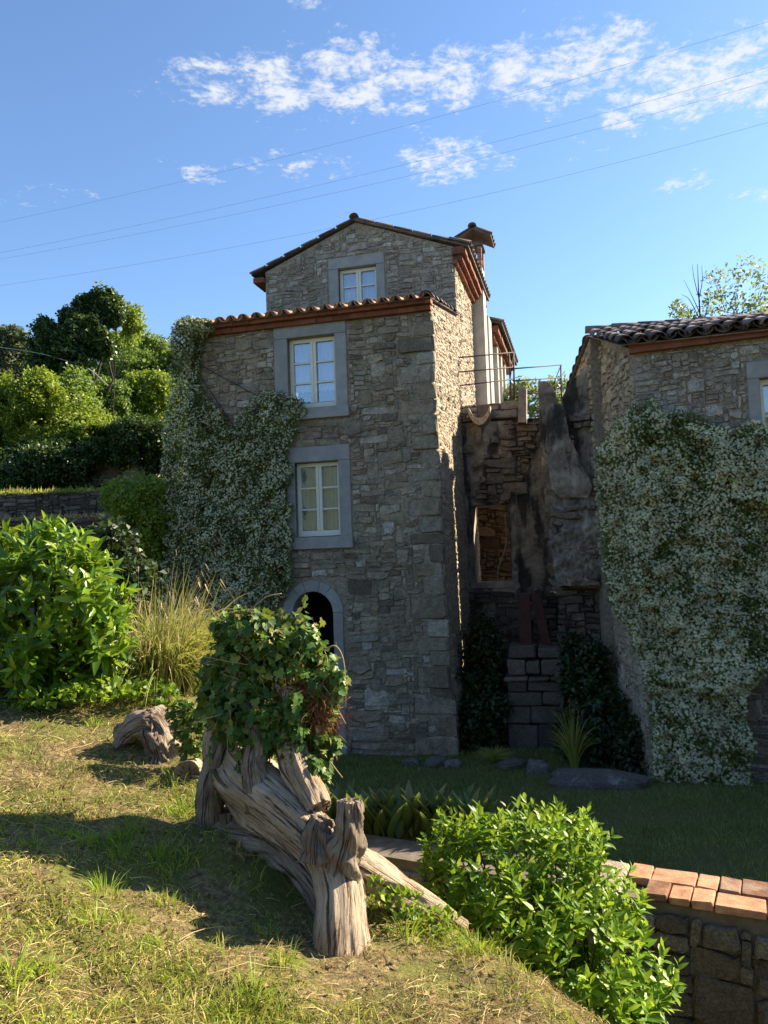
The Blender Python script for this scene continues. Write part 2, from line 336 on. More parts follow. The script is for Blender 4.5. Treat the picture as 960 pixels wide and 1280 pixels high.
CREST = np.array([(1.5, -1), (1.15, 1.0), (.98, 2.0), (.78, 2.75), (.30, 3.48), (-.08, 3.84), (-.50, 4.45), (-.92, 5.2), (-1.35, 6.1), (-2.2, 7.1), (-5, 8.0), (-14, 8.6)])
WALL = np.array([(4.2, 3.48), (2.30, 4.46), (1.79, 4.72), (-.1, 5.69), (-1.3, 6.5)])
def sdist(x, y, L):   # signed distance to a polyline, positive on its right-hand side when walked
    best = np.full(np.shape(x), 1e9); sg = np.ones(np.shape(x))
    for (x0, y0), (x1, y1) in zip(L[:-1], L[1:]):
        dx, dy = x1 - x0, y1 - y0; tt = np.clip(((x - x0) * dx + (y - y0) * dy) / (dx * dx + dy * dy), 0, 1)
        d = np.hypot(x - x0 - tt * dx, y - y0 - tt * dy); c = dx * (y - y0) - dy * (x - x0)
        m = d < best - 1e-9; best = np.where(m, d, best); sg = np.where(m, np.where(c < 0, 1, -1), sg)
    return best * sg
def sstep(a, b, v): t = np.clip((v - a) / (b - a), 0, 1); return t * t * (3 - 2 * t)
def z_lawn(x, y): return np.clip(.46 - (y - 6.2) * .082, 0.0, .62) + .02 * vnoise(x * .8, y * .8, 3)
def z_hill(x, y):
    # two terraces and the wooded slope on the left; a gentle rise behind the houses
    lx = sstep(-3.2, -5.0, x)
    t2 = 4.05 * sstep(14.95, 15.15, y); t1 = .75 * sstep(17.05, 17.25, y)
    up = np.clip((y - 19.5), 0, 60) * .33 * sstep(-1, -7, x)
    back = 5.9 * sstep(16.5, 17.5, y) * (1 - lx) + np.clip(-8 - y, 0, 16) * .65  # last term: unseen slope added behind the camera, blocks low sky, greens window reflections
    return (t2 + t1) * lx + up + back + np.clip(y - 45, 0, 200) * .0
def z_ground(x, y):
    x = np.asarray(x, float); y = np.asarray(y, float)
    s = sdist(x, y, CREST); g = sdist(x, y, WALL)
    floor = np.where((g > 0.17) | False, z_lawn(x, y), -.15)
    floor = np.where(g > .17, floor + .40 * (1 - sstep(.6, 1.3, g)) * (1 - sstep(.9, 1.9, x)), floor)
    floor = np.where(x < -1.2, np.minimum(floor, .25 + 0 * x), floor)
    far = sstep(11.5, 13.5, y)
    floor = floor * (1 - far) + np.maximum(floor * (1 - far), 0) * far + z_hill(x, y)
    yb = np.clip(y, -1, 9.5); xb = np.clip(x, -9, 3)
    bank = z_bank(xb, yb) + .04 * vnoise(x * 2.2, y * 2.2, 9) + .035 * vnoise(x * 6.3, y * 6.3, 4, 4)
    bank = bank + .13 * np.exp(-((x + .62) / .42) ** 2 - ((y - 3.75) / .3) ** 2)
    bank = bank - 1.7 * np.maximum(s, 0) - .08 * sstep(-.3, .3, s)
    return np.where(s < 3.5, np.maximum(bank, floor), floor)
def bank_w(x, y): return 1 - sstep(.1, .6, sdist(np.asarray(x, float), np.asarray(y, float), CREST))
def axis(fine0, fine1, step, lo, hi):
    a = list(np.arange(fine0, fine1, step)); d = step; v = a[-1]
    while v < hi: d *= 1.22; v += d; a.append(v)
    d = step; v = a[0]
    while v > lo: d *= 1.22; v -= d; a.insert(0, v)
    return np.array(a)
gx, gy = axis(-5.2, 4.6, .05, -500, 500), axis(.6, 18.2, .05, -300, 900)
GX, GY = np.meshgrid(gx, gy); GZ = z_ground(GX, GY); nx, ny = len(gx), len(gy)
ii = (np.arange(ny - 1)[:, None] * nx + np.arange(nx - 1)[None]).ravel()
gme = arr_mesh('ground', np.stack([GX, GY, GZ], -1).reshape(-1, 3), np.stack([ii, ii + 1, ii + nx + 1, ii + nx], -1))
at_ = gme.attributes.new('bank', 'FLOAT', 'POINT'); at_.data.foreach_set('value', bank_w(GX, GY).astype(np.float32).ravel())
at_ = gme.attributes.new('hill', 'FLOAT', 'POINT'); at_.data.foreach_set('value', np.maximum(sstep(13, 16, GY), sstep(-6, -9, GY)).astype(np.float32).ravel())  # hill colour also covers the slope added behind the camera
link('ground', gme, M['ground'], kind='structure')

# ---------------------------------------------------------------- leaf templates: +Y is the tip, +Z the upper side
def lance(nseg=4, width=.36, fold=.12, droop=.12, base=.0):
    V, Fc = [], []
    for i in range(nseg + 1):
        t = i / nseg; wd = width * .5 * (math.sin(PI * min(1, .08 + .92 * t) ** .8)) ** .8 if 0 < i < nseg else (.02 if i == 0 else 0.004)
        z = -droop * t * t
        V += [(-wd, t, z + fold * wd), (0, t, z), (wd, t, z + fold * wd)]
    for i in range(nseg):
        a = i * 3; Fc += [(a, a + 1, a + 4, a + 3), (a + 1, a + 2, a + 5, a + 4)]
    return np.array(V), np.array(Fc)
def quadleaf(width=.5, fold=.2):
    h = width / 2
    return np.array([(0, 0, 0), (h, .45, fold * h * 2), (0, 1, -.08), (-h, .45, fold * h * 2)]), np.array([(0, 1, 2, 3)])
def ivyleaf():
    P = [(0, 0), (.32, -.10), (.52, .18), (.36, .34), (.42, .62), (.2, .6), (0, 1.0), (-.2, .6), (-.42, .62), (-.36, .34), (-.52, .18), (-.32, -.10)]
    V = [(x, y, -.12 * y * y + .16 * abs(x)) for x, y in P] + [(0, .3, .0)]
    Fc = [(12, P_, (P_ + 1) % 12) for P_ in range(12)]
    return np.array(V), np.array(Fc)
def star5(r=.5):
    V = [(0, 0, .12)]; Fc = []
    for k in range(5):
        a = 2 * PI * k / 5; b = a + .42
        V += [(r * math.cos(a), r * math.sin(a), 0), (r * .62 * math.cos(b + .35), r * .62 * math.sin(b + .35), -.04)]
    for k in range(5): Fc += [(0, 1 + 2 * k, 2 + 2 * k)]
    return np.array(V), np.array(Fc)
def frames(D, Nn):
    Y = norm(D); X = norm(np.cross(Y, Nn)); Z = np.cross(X, Y); return X, Y, Z
def scatter_mesh(name, tmpl, P, D, Nn, S, W_=None):
    V, Fc = tmpl; X, Y, Z = frames(D, Nn); n = len(P); S = np.broadcast_to(np.asarray(S, float), (n,)); W_ = S if W_ is None else W_
    Q = P[:, None] + W_[:, None, None] * V[None, :, 0:1] * X[:, None] + S[:, None, None] * (V[None, :, 1:2] * Y[:, None] + V[None, :, 2:3] * Z[:, None])
    FF = (Fc[None] + (np.arange(n) * len(V))[:, None, None]).reshape(-1, Fc.shape[1])
    return arr_mesh(name, Q.reshape(-1, 3), FF)
def rand_dirs(n): return norm(rng.normal(size=(n, 3)))
def leaf_parts(root, name, tmpl, P, D, Nn, S, mat, n_single, rest_name='foliage'):
    """the n_single leaves nearest the viewer side as objects sharing one mesh, the rest joined"""
    V, Fc = tmpl; n = len(P); S = np.broadcast_to(np.asarray(S, float), (n,))
    key = np.linalg.norm(P - EYE, axis=1) - S * 2 + rng.random(n) * .12; order = np.argsort(key)
    one, rest = order[:n_single], order[n_single:]
    me = arr_mesh(name, V, Fc); me.materials.append(mat); X, Y, Z = frames(D, Nn); inv = Matrix.Translation(-Vector(root.location))
    for i in one:
        o = bpy.data.objects.new(name, me); COL.objects.link(o); o.parent = root
        s = S[i]; p = P[i]
        o.matrix_basis = inv @ Matrix(((X[i][0] * s, Y[i][0] * s, Z[i][0] * s, p[0]), (X[i][1] * s, Y[i][1] * s, Z[i][1] * s, p[1]), (X[i][2] * s, Y[i][2] * s, Z[i][2] * s, p[2]), (0, 0, 0, 1)))
    if len(rest): link(rest_name, scatter_mesh(rest_name, tmpl, P[rest], D[rest], Nn[rest], S[rest]), mat, root, 'stuff')
def ribbons(name, paths, widths):
    """paths (N,S,3): a flat blade along each path, tapering to its tip"""
    N, S, _ = paths.shape; T = norm(np.gradient(paths, axis=1)); a = rng.random(N) * 2 * PI
    side = norm(np.cross(T, np.stack([np.cos(a), np.sin(a), 0.3 * np.ones(N)], -1)[:, None, :]))
    tp = (1 - np.linspace(0, 1, S) ** 2.2)[None, :, None] * .95 + .05; wd = np.asarray(widths, float).reshape(-1, 1, 1) * tp * .5
    V = np.stack([paths - side * wd, paths + side * wd], 2).reshape(-1, 3)
    b = (np.arange(N)[:, None] * S + np.arange(S - 1)[None]).reshape(-1) * 2
    return arr_mesh(name, V, np.stack([b, b + 1, b + 3, b + 2], -1))
def clumps(blobs, n, fill=.35, lmp=.22):
    """points in the outer shell of a set of ellipsoids (centre, radii), gathered in clumps, with outward directions"""
    vol = np.array([r[0] * r[1] + r[1] * r[2] + r[0] * r[2] for c, r in blobs]); which = rng.choice(len(blobs), n, p=vol / vol.sum())
    C_ = np.array([b[0] for b in blobs])[which]; Rr = np.array([b[1] for b in blobs])[which]
    u = rand_dirs(n); rr = 1 - fill * rng.random(n) ** 1.5
    lump = 1 + lmp * vnoise(u[:, 0] * 2.6 + which * 3.1, u[:, 1] * 2.6 + u[:, 2] * 2.3, 21, 3)
    P = C_ + u * Rr * (rr * lump)[:, None]; O = norm(u / Rr)
    keep = np.ones(n, bool)
    for k, (c, r) in enumerate(blobs):                       # nothing deep inside a neighbouring ellipsoid
        keep &= ~((which != k) & ((((P - c) / r) ** 2).sum(1) < .5))
    return P[keep], O[keep]
def blob(px, py, Y, rx, ry, depth=.9):
    c = at(px, py, Y); k = Y / FPX; return (c, np.array([rx * k, (rx + ry) * .5 * k * depth, ry * k]))
def boughs(blobs, k=20):
    out = []
    for c, r in blobs:
        u = rand_dirs(k); f = .45 + .65 * rng.random(k); m = float(np.mean(r))
        for i in range(k):
            q = m * (.22 + .26 * rng.random()); out.append((c + u[i] * r * f[i], np.array([q * (1 + .4 * rng.random()), q, q * (.55 + .3 * rng.random())])))
    return out
def tree(name, label, cat, base, blobs, n, mat, leaf=.12, group=None, trunk=.12, width=.55, gaps=.35, limbs=True, kind_leaf=None):
    base = np.array(base, float); r = thing(name, label, cat, base, group)
    P, O = clumps(boughs(blobs), int(n * .6), .8, .6); P2, O2 = clumps(blobs, int(n * .7), .5, .7); P, O = np.vstack([P, P2]), np.vstack([O, O2]); hole = vnoise(P[:, 0] * 1.6 / (leaf * 8) + P[:, 1], P[:, 2] * 1.6 / (leaf * 8) + P[:, 1], 33, 2) > -gaps
    P, O = P[hole], O[hole]; m = len(P)
    D = norm(O * .6 + rand_dirs(m) * .9 + np.array([0, 0, -.25])); Nn = norm(O * .7 + rand_dirs(m) * .6 + np.array([0, 0, .5]))
    link('crown', scatter_mesh('crown', kind_leaf or quadleaf(width), P, D, Nn, leaf * (.6 + .8 * rng.random(m))), mat, r, 'stuff')
    if limbs:
        mb = MB(); cs = [b[0] for b in blobs]; top = np.mean(cs, axis=0)
        trunk = trunk * .5; mb.tube(spline([base - [0, 0, .3], base * .6 + top * .4 + [0, 0, -.1], top], 8), np.linspace(trunk, trunk * .35, 8), 8)
        for c in cs:
            s = base * .45 + top * .55; mb.tube(spline([s, (s + c) / 2 + rng.normal(size=3) * .15 * np.linalg.norm(c - s), c], 6), np.linspace(trunk * .5, trunk * .12, 6), 6)
        mb.build('trunk', M['bark'], r, True)
    return r

# ---------------------------------------------------------------- masonry: rubble laid out on a (u, z) wall, each stone its own small mesh
def rubble(u0, u1, z0, z1, cell=(.07, .045), holes=(), big=1.0, seed=1, warp=.04, quoin=None, keep=None):
    rg = np.random.default_rng(seed); cu, cz = cell; nu, nv = int((u1 - u0) / cu), int((z1 - z0) / cz); occ = np.zeros((nv, nu), bool)
    for (a, b, c, d) in holes:
        occ[max(0, int(math.floor((c - z0) / cz))):max(0, int(math.ceil((d - z0) / cz))), max(0, int(math.floor((a - u0) / cu))):max(0, int(math.ceil((b - u0) / cu)))] = True
    out = []
    for j in range(nv):
        for i in range(nu):
            if occ[j, i]: continue
            q = rg.random(); s = big
            if q < .12: wi, hi = rg.integers(5, 9), rg.integers(3, 6)
            elif q < .5: wi, hi = rg.integers(3, 7), rg.integers(2, 4)
            elif q < .85: wi, hi = rg.integers(2, 5), rg.integers(1, 3)
            else: wi, hi = rg.integers(1, 3), rg.integers(1, 3)
            wi, hi = max(1, int(round(wi * s))), max(1, int(round(hi * s)))
            ww = 0
            while ww < wi and i + ww < nu and not occ[j, i + ww]: ww += 1
            if nu - (i + ww) == 1 and not occ[j, nu - 1]: ww += 1
            hh = 1
            while hh < hi and j + hh < nv and not occ[j + hh, i:i + ww].any(): hh += 1
            occ[j:j + hh, i:i + ww] = True
            a, b, c, d = u0 + i * cu, u0 + (i + ww) * cu, z0 + j * cz, z0 + (j + hh) * cz
            out.append((a, b, c, d))
    return out, rg
def stone_arr(rect, rg, depth, joint=.008, warp=.04, seed=0, jit=1.0):
    """(V in u,z,d ; faces) of one rough stone: a rounded outline, a chamfer and an uneven face"""
    a, b, c, d = rect; w_, h_ = b - a, d - c; j = joint * (.6 + .8 * rg.random()); a += j; b -= j; c += j; d -= j
    k = min(w_, h_) * (.04 + .24 * rg.random(4)); jt = min(w_, h_) * .12 * jit; k = k * (.4 + .6 * jit)
    P = np.array([(a + k[0], c), ((a + b) / 2, c), (b - k[1], c), (b, c + k[1] * .8), (b, d - k[2] * .8), (b - k[2], d), ((a + b) / 2, d), (a + k[3], d), (a, d - k[3] * .8), (a, c + k[0] * .8)])
    P = P + rg.normal(size=P.shape) * jt * .6
    P[:, 1] += warp * vnoise(P[:, 0] * .9 + seed, P[:, 1] * .6, 5, 2) + warp * .4 * vnoise(P[:, 0] * 3.1, P[:, 1] * 2.0 + seed, 8, 2)
    P[:, 0] += warp * .7 * vnoise(P[:, 0] * 1.7, P[:, 1] * 1.9 + seed, 6, 2)
    ce = P.mean(0); n = len(P); dd = depth * (.45 + .9 * rg.random()); tilt = rg.normal(size=2) * .10
    inn = ce + (P - ce) * (.84 + .06 * rg.random((n, 1)))
    din = dd + (inn - ce) @ tilt + rg.normal(size=n) * depth * .16
    V = np.vstack([np.c_[P, np.full(n, -.05)], np.c_[P, np.full(n, dd * .45)], np.c_[inn, din], [[*ce, dd + depth * .15 * rg.normal()]]])
    i = np.arange(n); i2 = (i + 1) % n
    Q = np.vstack([np.stack([i, i2, n + i2, n + i], -1), np.stack([n + i, n + i2, 2 * n + i2, 2 * n + i], -1)])
    Tt = np.stack([2 * n + i, 2 * n + i2, np.full(n, 3 * n)], -1)
    return V, Q, Tt
def lay_stones(root, rects, rg, fmap, mat, n_single, depth=.03, joint=.008, warp=.04, single_ok=None, name='stone', min_area=0, seed=0, jit=1.0):
    """fmap(u, z, d) -> world; the largest n_single (where single_ok) become parts, the rest one joined part"""
    data = [(r, stone_arr(r, rg, depth, joint, warp, seed, jit)) for r in rects if (r[1] - r[0]) * (r[3] - r[2]) >= min_area]
    order = sorted(range(len(data)), key=lambda q: -(data[q][0][1] - data[q][0][0]) * (data[q][0][3] - data[q][0][2]))
    ones = set([q for q in order if single_ok is None or single_ok(data[q][0])][:n_single])
    mb = MB()
    for q, (r, (V, Q, Tt)) in enumerate(data):
        Wd = fmap(V[:, 0], V[:, 1], V[:, 2]); fs = [tuple(f) for f in Q] + [tuple(f) for f in Tt]
        if q in ones: MB().add(Wd, fs).build(name, mat, root)
        else: mb.add(Wd, fs)
    if mb.v: mb.build('small_' + name + '_infill', mat, root, kind='stuff')
def panel(mb, u0, u1, z0, z1, holes, fmap, reveal, extra_u=(), extra_z=()):
    """wall face with real openings; each opening gets four reveals going back into the wall"""
    us = sorted(set([u0, u1, *extra_u] + [h[0] for h in holes] + [h[1] for h in holes])); zs = sorted(set([z0, z1, *extra_z] + [h[2] for h in holes] + [h[3] for h in holes]))
    def quad(p): mb.add([fmap(np.array([q[0]]), np.array([q[1]]), np.array([q[2]]))[0] for q in p], [(0, 1, 2, 3)])
    for a, b in zip(us[:-1], us[1:]):
        for c, d in zip(zs[:-1], zs[1:]):
            m = ((a + b) / 2, (c + d) / 2)
            if any(h[0] < m[0] < h[1] and h[2] < m[1] < h[3] for h in holes): continue
            quad([(a, c, 0), (b, c, 0), (b, d, 0), (a, d, 0)])
    for (a, b, c, d) in holes:
        quad([(a, c, 0), (a, c, -reveal), (a, d, -reveal), (a, d, 0)][::-1]); quad([(b, c, 0), (b, c, -reveal), (b, d, -reveal), (b, d, 0)])
        quad([(a, c, 0), (b, c, 0), (b, c, -reveal), (a, c, -reveal)]); quad([(a, d, 0), (b, d, 0), (b, d, -reveal), (a, d, -reveal)][::-1])
def fbox(fmap, a, b, c, d, e, f, jit=0.0, rg=None):
    """box between u a..b, z c..d, d e..f in a wall's own frame"""
    P = np.array([(a, c, e), (b, c, e), (b, c, f), (a, c, f), (a, d, e), (b, d, e), (b, d, f), (a, d, f)], float)
    if jit: P = P + (rg or rng).normal(size=P.shape) * jit
    return MB().hexa(fmap(P[:, 0], P[:, 1], P[:, 2]))
def bevelled(mb, name, mat, parent, w=.008, kind=None):
    import bmesh
    me = mb.mesh(name); bm = bmesh.new(); bm.from_mesh(me); bmesh.ops.recalc_face_normals(bm, faces=bm.faces)
    bmesh.ops.bevel(bm, geom=bm.edges[:], offset=w, segments=1, affect='EDGES'); bm.to_mesh(me); bm.free()
    return link(name, me, mat, parent, kind)

# ================================================================ the tall stone house
def batter(z): return .07 * np.clip(1 - z / 5, 0, 1) + .06 * (1 - sstep(.85, 1.05, z))
def F(u, z, d):    # lower front wall
    u, z, d = np.asarray(u, float), np.asarray(z, float), np.asarray(d, float)
    u2 = u + batter(z) * np.clip(u + 1, 0, 1); dz = d + .05 * (1 - sstep(.3, 1.0, z))
    return A + u2[..., None] * eu - dz[..., None] * ev + z[..., None] * np.array([0, 0, 1.0])
def S(t, z, d):    # right-hand side wall, t runs away from the viewer
    t, z, d = np.asarray(t, float), np.asarray(z, float), np.asarray(d, float)
    return A + (batter(z) + d)[..., None] * eu + t[..., None] * ev + z[..., None] * np.array([0, 0, 1.0])
TA = 2.83
def G(u, z, d):    # attic front wall, set back
    u, z, d = np.asarray(u, float), np.asarray(z, float), np.asarray(d, float)
    return A + u[..., None] * eu + (TA - d)[..., None] * ev + z[..., None] * np.array([0, 0, 1.0])
def pt(fm, a, b, c): return fm(np.array([a]), np.array([b]), np.array([c]))[0]

house = thing('stone_house', 'tall narrow stone house with three white windows, arched door and brick chimney', 'house', A + eu * -2.1)
UL, ZE = -4.28, 6.95
H1, H2, H3, HD = (-2.43, -1.60, 5.55, 6.76), (-2.36, -1.60, 3.43, 4.67), (-2.385, -1.586, 7.6, 8.965), (-2.455, -1.765, .10, 2.565)
O1, O2, O3, OD = (-2.663, -1.403, 5.37, 6.955), (-2.51, -1.403, 3.24, 4.916), (-2.588, -1.415, 7.5, 9.185), (-2.63, -1.60, .10, 2.755)
core = MB()
panel(core, UL, 0.0, -.5, 7.02, [H1, H2, HD], F, .26, extra_z=(.3, .6, .85, .95, 1.05, 3.0, 5.0), extra_u=(-1.0, -.5))
zs = [-.5, .3, .85, .95, 1.05, 3, 5, 6.95]
for a, b in zip(zs[:-1], zs[1:]):
    core.add([pt(S, 0, a, 0), pt(S, 7.2, a, 0), pt(S, 7.2, b, 0), pt(S, 0, b, 0)], [(0, 1, 2, 3)])
    core.add([pt(F, UL, a, 0), pt(F, UL, a, -7.2), pt(F, UL, b, -7.2), pt(F, UL, b, 0)], [(0, 1, 2, 3)])
core.add([pt(S, 0, 6.95, 0), pt(S, TA, 6.95, 0), pt(S, TA, 7.72, 0), pt(S, 0, 7.1, 0)], [(0, 1, 2, 3)])
core.add([pt(S, TA, 6.95, 0), pt(S, 7.2, 6.95, 0), pt(S, 7.2, 9.1, 0), pt(S, TA, 9.1, 0)], [(0, 1, 2, 3)])
panel(core, -3.98, 0.0, 7.0, 9.1, [H3], G, .26)
core.add([pt(G, -3.98, 9.1, 0), pt(G, 0, 9.1, 0), pt(G, -1.99, 9.88, 0)], [(0, 1, 2)])
core.add([pt(G, -3.98, 6.9, 0), pt(G, -3.98, 6.9, -4.4), pt(G, -3.98, 9.1, -4.4), pt(G, -3.98, 9.1, 0)], [(0, 1, 2, 3)])
core.add([pt(G, -3.98, 0, -4.37), pt(G, 0, 0, -4.37), pt(G, 0, 9.1, -4.37), pt(G, -1.99, 9.88, -4.37), pt(G, -3.98, 9.1, -4.37)], [(0, 1, 2, 3, 4)])
core.build('wall', M['mortar'], house)
# stones: front of the lower block and of the attic share the parts of this house
vis_left = lambda r: not (r[1] < -2.7 and r[3] < 5.45) and r[1] > -4.0
qz, quoins = .0, []
while qz < 6.6:                            # long and short corner stones by turns
    hq = .17 + .20 * rng.random(); quoins.append((.05 - (.30 if len(quoins) % 2 else .52) * (.8 + .4 * rng.random()), .06, qz, min(qz + hq, 6.93))); qz += hq
rects, rg = rubble(-4.28, 0.05, -.05, 6.95, (.062, .040), [O1, O2, OD] + quoins, 1.12, seed=11); lay_stones(house, quoins, rg, F, M['stone'], 40, depth=.022, warp=.006, seed=4, jit=.3)
# long corner stones, alternating
lay_stones(house, rects, rg, F, M['stone'], 180, depth=.022, warp=.07, joint=.006, single_ok=vis_left, seed=3)
rects, rg = rubble(-3.98, 0.02, 7.05, 9.95, (.062, .036), [O3], 1.05, seed=12)
gl = lambda u: 9.86 - .375 * abs(u + 1.99)
rects = [r for r in rects if max(r[3] - gl(r[0]), r[3] - gl(r[1])) < .02]
lay_stones(house, rects, rg, G, M['stone_b'], 85, depth=.02, warp=.05, single_ok=lambda r: r[2] > 7.6, seed=9)
rects, rg = rubble(0.03, 7.1, -.05, 9.05, (.055, .026), [], .8, seed=13)
rects = [r for r in rects if r[3] < (7.08 + .21 * r[0] if r[0] < TA else 9.0)]
lay_stones(house, rects, rg, S, M['stone_side'], 0, depth=.010, joint=.004, warp=.05)

def window(parent, fm, H, O, rows, cur_bottom, lintel=True, sill=True, curtain=True, proud=.025):
    """stone surround (lintel, jambs, sill) + a two-leaf white window with its panes and curtains"""
    a, b, c, d = H; oa, ob, oc, od = O
    if lintel: bevelled(fbox(fm, oa, ob, d - .004, od, -.22, proud), 'lintel', M['pietra'], parent)
    for (x0, x1) in ((oa, a), (b, ob)): bevelled(fbox(fm, x0, x1, (c if sill else oc), d - .006, -.22, proud - .004), 'jamb', M['pietra'], parent)
    if sill: bevelled(fbox(fm, oa - .02, ob + .02, oc, c + .004, -.22, proud + .045), 'sill', M['pietra'], parent)
    f = MB(); D0, D1 = -.16, -.10; fw, mw, gw = .062, .05, .028; mid = (a + b) / 2; c2, d2 = c + .02, d - .012
    def bar(x0, x1, z0, z1, e0=D0, e1=D1):
        m = fbox(fm, x0, x1, z0, z1, e0, e1); f.add(m.v, m.f)
    bar(a, a + fw, c2, d2); bar(b - fw, b, c2, d2); bar(a + fw, b - fw, d2 - fw, d2, D0, D1 - .002); bar(a + fw, b - fw, c2, c2 + fw + .03, D0, D1 - .002)
    bar(mid - mw, mid - .003, c2 + fw + .03, d2 - fw, D0, D1 + .012); bar(mid + .003, mid + mw, c2 + fw + .03, d2 - fw, D0, D1 + .012)
    zz = np.linspace(c2 + fw + .03, d2 - fw, rows + 1)
    for x0, x1 in ((a + fw, mid - mw), (mid + mw, b - fw)):
        for z in zz[1:-1]: bar(x0, x1, z - gw / 2, z + gw / 2, D0 + .01, D1 - .006)
    win = f.build('window', M['frame'], parent)
    for x0, x1 in ((a + fw, mid - mw), (mid + mw, b - fw)):
        for z0, z1 in zip(zz[:-1], zz[1:]):
            fbox(fm, x0 + .002, x1 - .002, z0 + .014, z1 - .014, -.140, -.134).build('pane', M['glass'], win)
        if curtain:
            n = 26; xs = np.linspace(x0 - .03, x1 + .03, n); dd = -.20 + .012 * np.sin(np.linspace(0, 9 * PI, n)) + .004 * rng.normal(size=n)
            zb = cur_bottom + .022 * np.abs(np.sin(np.linspace(0, 5 * PI, n)))
            V = np.concatenate([fm(xs, np.full(n, d), dd), fm(xs, zb, dd)]); i = np.arange(n - 1)
            link('curtain', arr_mesh('curtain', V, np.stack([i, i + 1, n + i + 1, n + i], -1)), M['curtain'], win)
    return win
w1 = window(house, F, H1, O1, 3, 5.86, proud=.03)
w2 = window(house, F, H2, O2, 3, 3.50, proud=.03)
w3 = window(house, G, H3, O3, 4, 8.05, sill=False, proud=.03)
# dim rooms behind the windows and the door
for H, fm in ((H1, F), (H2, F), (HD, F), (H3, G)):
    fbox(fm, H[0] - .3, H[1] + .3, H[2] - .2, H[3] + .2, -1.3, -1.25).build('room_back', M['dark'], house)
# pot plant leaves behind the lower left pane of the upper window
P, O_ = clumps([(pt(F, -2.2, 5.72, -.22), np.array([.17, .04, .09]))], 160); 
link('indoor_plant', scatter_mesh('indoor_plant', quadleaf(.6), P, norm(O_ + rand_dirs(len(P)) * .6), norm(O_ + [0, 0, .4]), .05), M['ivy'], house, 'stuff')
# arched doorway: voussoirs and jambs of grey sandstone
uc, zs_, ri, ro = -2.11, 2.21, .345, .515
angs = [0, 52, 74, 108, 130, 180]
for a0, a1 in zip(angs[:-1], angs[1:]):
    th = np.radians(np.linspace(a0 + .5, a1 - .5, 7)); m = MB(); V = []
    for e in (-.30, .03):
        for r in (ri, ro): V += list(F(uc + r * np.cos(th), zs_ + r * np.sin(th), np.full(7, e)))
    fs = []
    for i in range(6): fs += [(14 + i, 14 + i + 1, 21 + i + 1, 21 + i), (i, 7 + i, 8 + i, i + 1), (i, i + 1, 15 + i, 14 + i), (7 + i, 21 + i, 22 + i, 8 + i)]
    fs += [(0, 14, 21, 7), (6, 13, 27, 20)]
    m.add(V, fs).build('arch_stone', M['pietra'], house)
for x0, x1 in ((uc - ro + .005, uc - ri), (uc + ri, uc + ro - .005)):
    bevelled(fbox(F, x0, x1, .12, 1.1, -.30, .028), 'door_jamb', M['pietra'], house); bevelled(fbox(F, x0, x1, 1.104, zs_ - .004, -.30, .03), 'door_jamb', M['pietra'], house)
fbox(F, uc - .55, uc + .55, -.02, .12, -.3, .14).build('doorstep', M['pietra'], house)

# cornices of flat red bricks, two courses, the upper one further out
def brick_course(fm, u0, u1, z0, z1, out, L, parent, jit=.004, gap=.006, back=-.02):
    u = u0
    while u < u1 - .05:
        l = min(L * (.85 + .3 * rng.random()), u1 - u); fbox(fm, u + gap / 2, u + l - gap / 2, z0 + gap / 2, z1 - gap / 2 + rng.normal() * .002, back, out + rng.normal() * jit).build('cornice_brick', M['terracotta'], parent); u += l
brick_course(F, UL - .02, .03, ZE - .01, ZE + .075, .09, .30, house); brick_course(F, UL - .04, .05, ZE + .077, ZE + .165, .17, .30, house)
# roof tiles: a half-round clay tile, tapered, with thickness
def coppo_mesh(name, L=.44, r0=.095, r1=.075, th=.014, n=7):
    a = np.linspace(0, PI, n); V = []
    for (y, r) in ((0, r0), (L, r1)):
        for rr in (r, r - th): V += [(rr * math.cos(q), y, rr * math.sin(q) * .85) for q in a]
    fs = []
    for i in range(n - 1): fs += [(i, 2 * n + i, 2 * n + i + 1, i + 1), (n + i, n + i + 1, 3 * n + i + 1, 3 * n + i), (i, i + 1, n + i + 1, n + i), (2 * n + i, 3 * n + i, 3 * n + i + 1, 2 * n + i + 1)]
    fs += [(0, n, 3 * n, 2 * n), (n - 1, 3 * n - 1, 4 * n - 1, 2 * n - 1)]
    me = bpy.data.meshes.new(name); me.from_pydata(V, [], fs); me.polygons.foreach_set('use_smooth', np.ones(len(fs), bool)); me.update(); return me
def lay_tile(me, parent, o, X, Y, s=1.0, flip=False, name='roof_tile'):
    X = X / np.linalg.norm(X); Y = Y / np.linalg.norm(Y); Z = np.cross(X, Y)
    if flip: X, Z = -X, -Z
    X, Y, Z = X * s, Y * s, Z * s
    ob = bpy.data.objects.new(name, me); COL.objects.link(ob); ob.parent = parent; inv = Matrix.Translation(-Vector(parent.location)) if parent.parent is None else Matrix.Identity(4)
    ob.matrix_basis = inv @ Matrix(((X[0], Y[0], Z[0], o[0]), (X[1], Y[1], Z[1], o[1]), (X[2], Y[2], Z[2], o[2]), (0, 0, 0, 1))); return ob
tile_new = coppo_mesh('roof_tile'); tile_new.materials.append(M['tile_new'])
tile_old = coppo_mesh('roof_tile', .46, .105, .085, .011); tile_old.materials.append(M['tile_old'])
roof = MB(); zr = lambda t: 7.13 + .21 * t
def R1(u, t, h=0.0): return A + u * eu + t * ev + np.array([0, 0, zr(t) + h])
roof.hexa([R1(UL - .1, -.2), R1(.06, -.2), R1(.06, TA - .01), R1(UL - .1, TA - .01), R1(UL - .1, -.2, .03), R1(.06, -.2, .03), R1(.06, TA - .01, .03), R1(UL - .1, TA - .01, .03)])
rf = roof.build('roof', M['tile_old'], house); slope = ev + np.array([0, 0, .21])
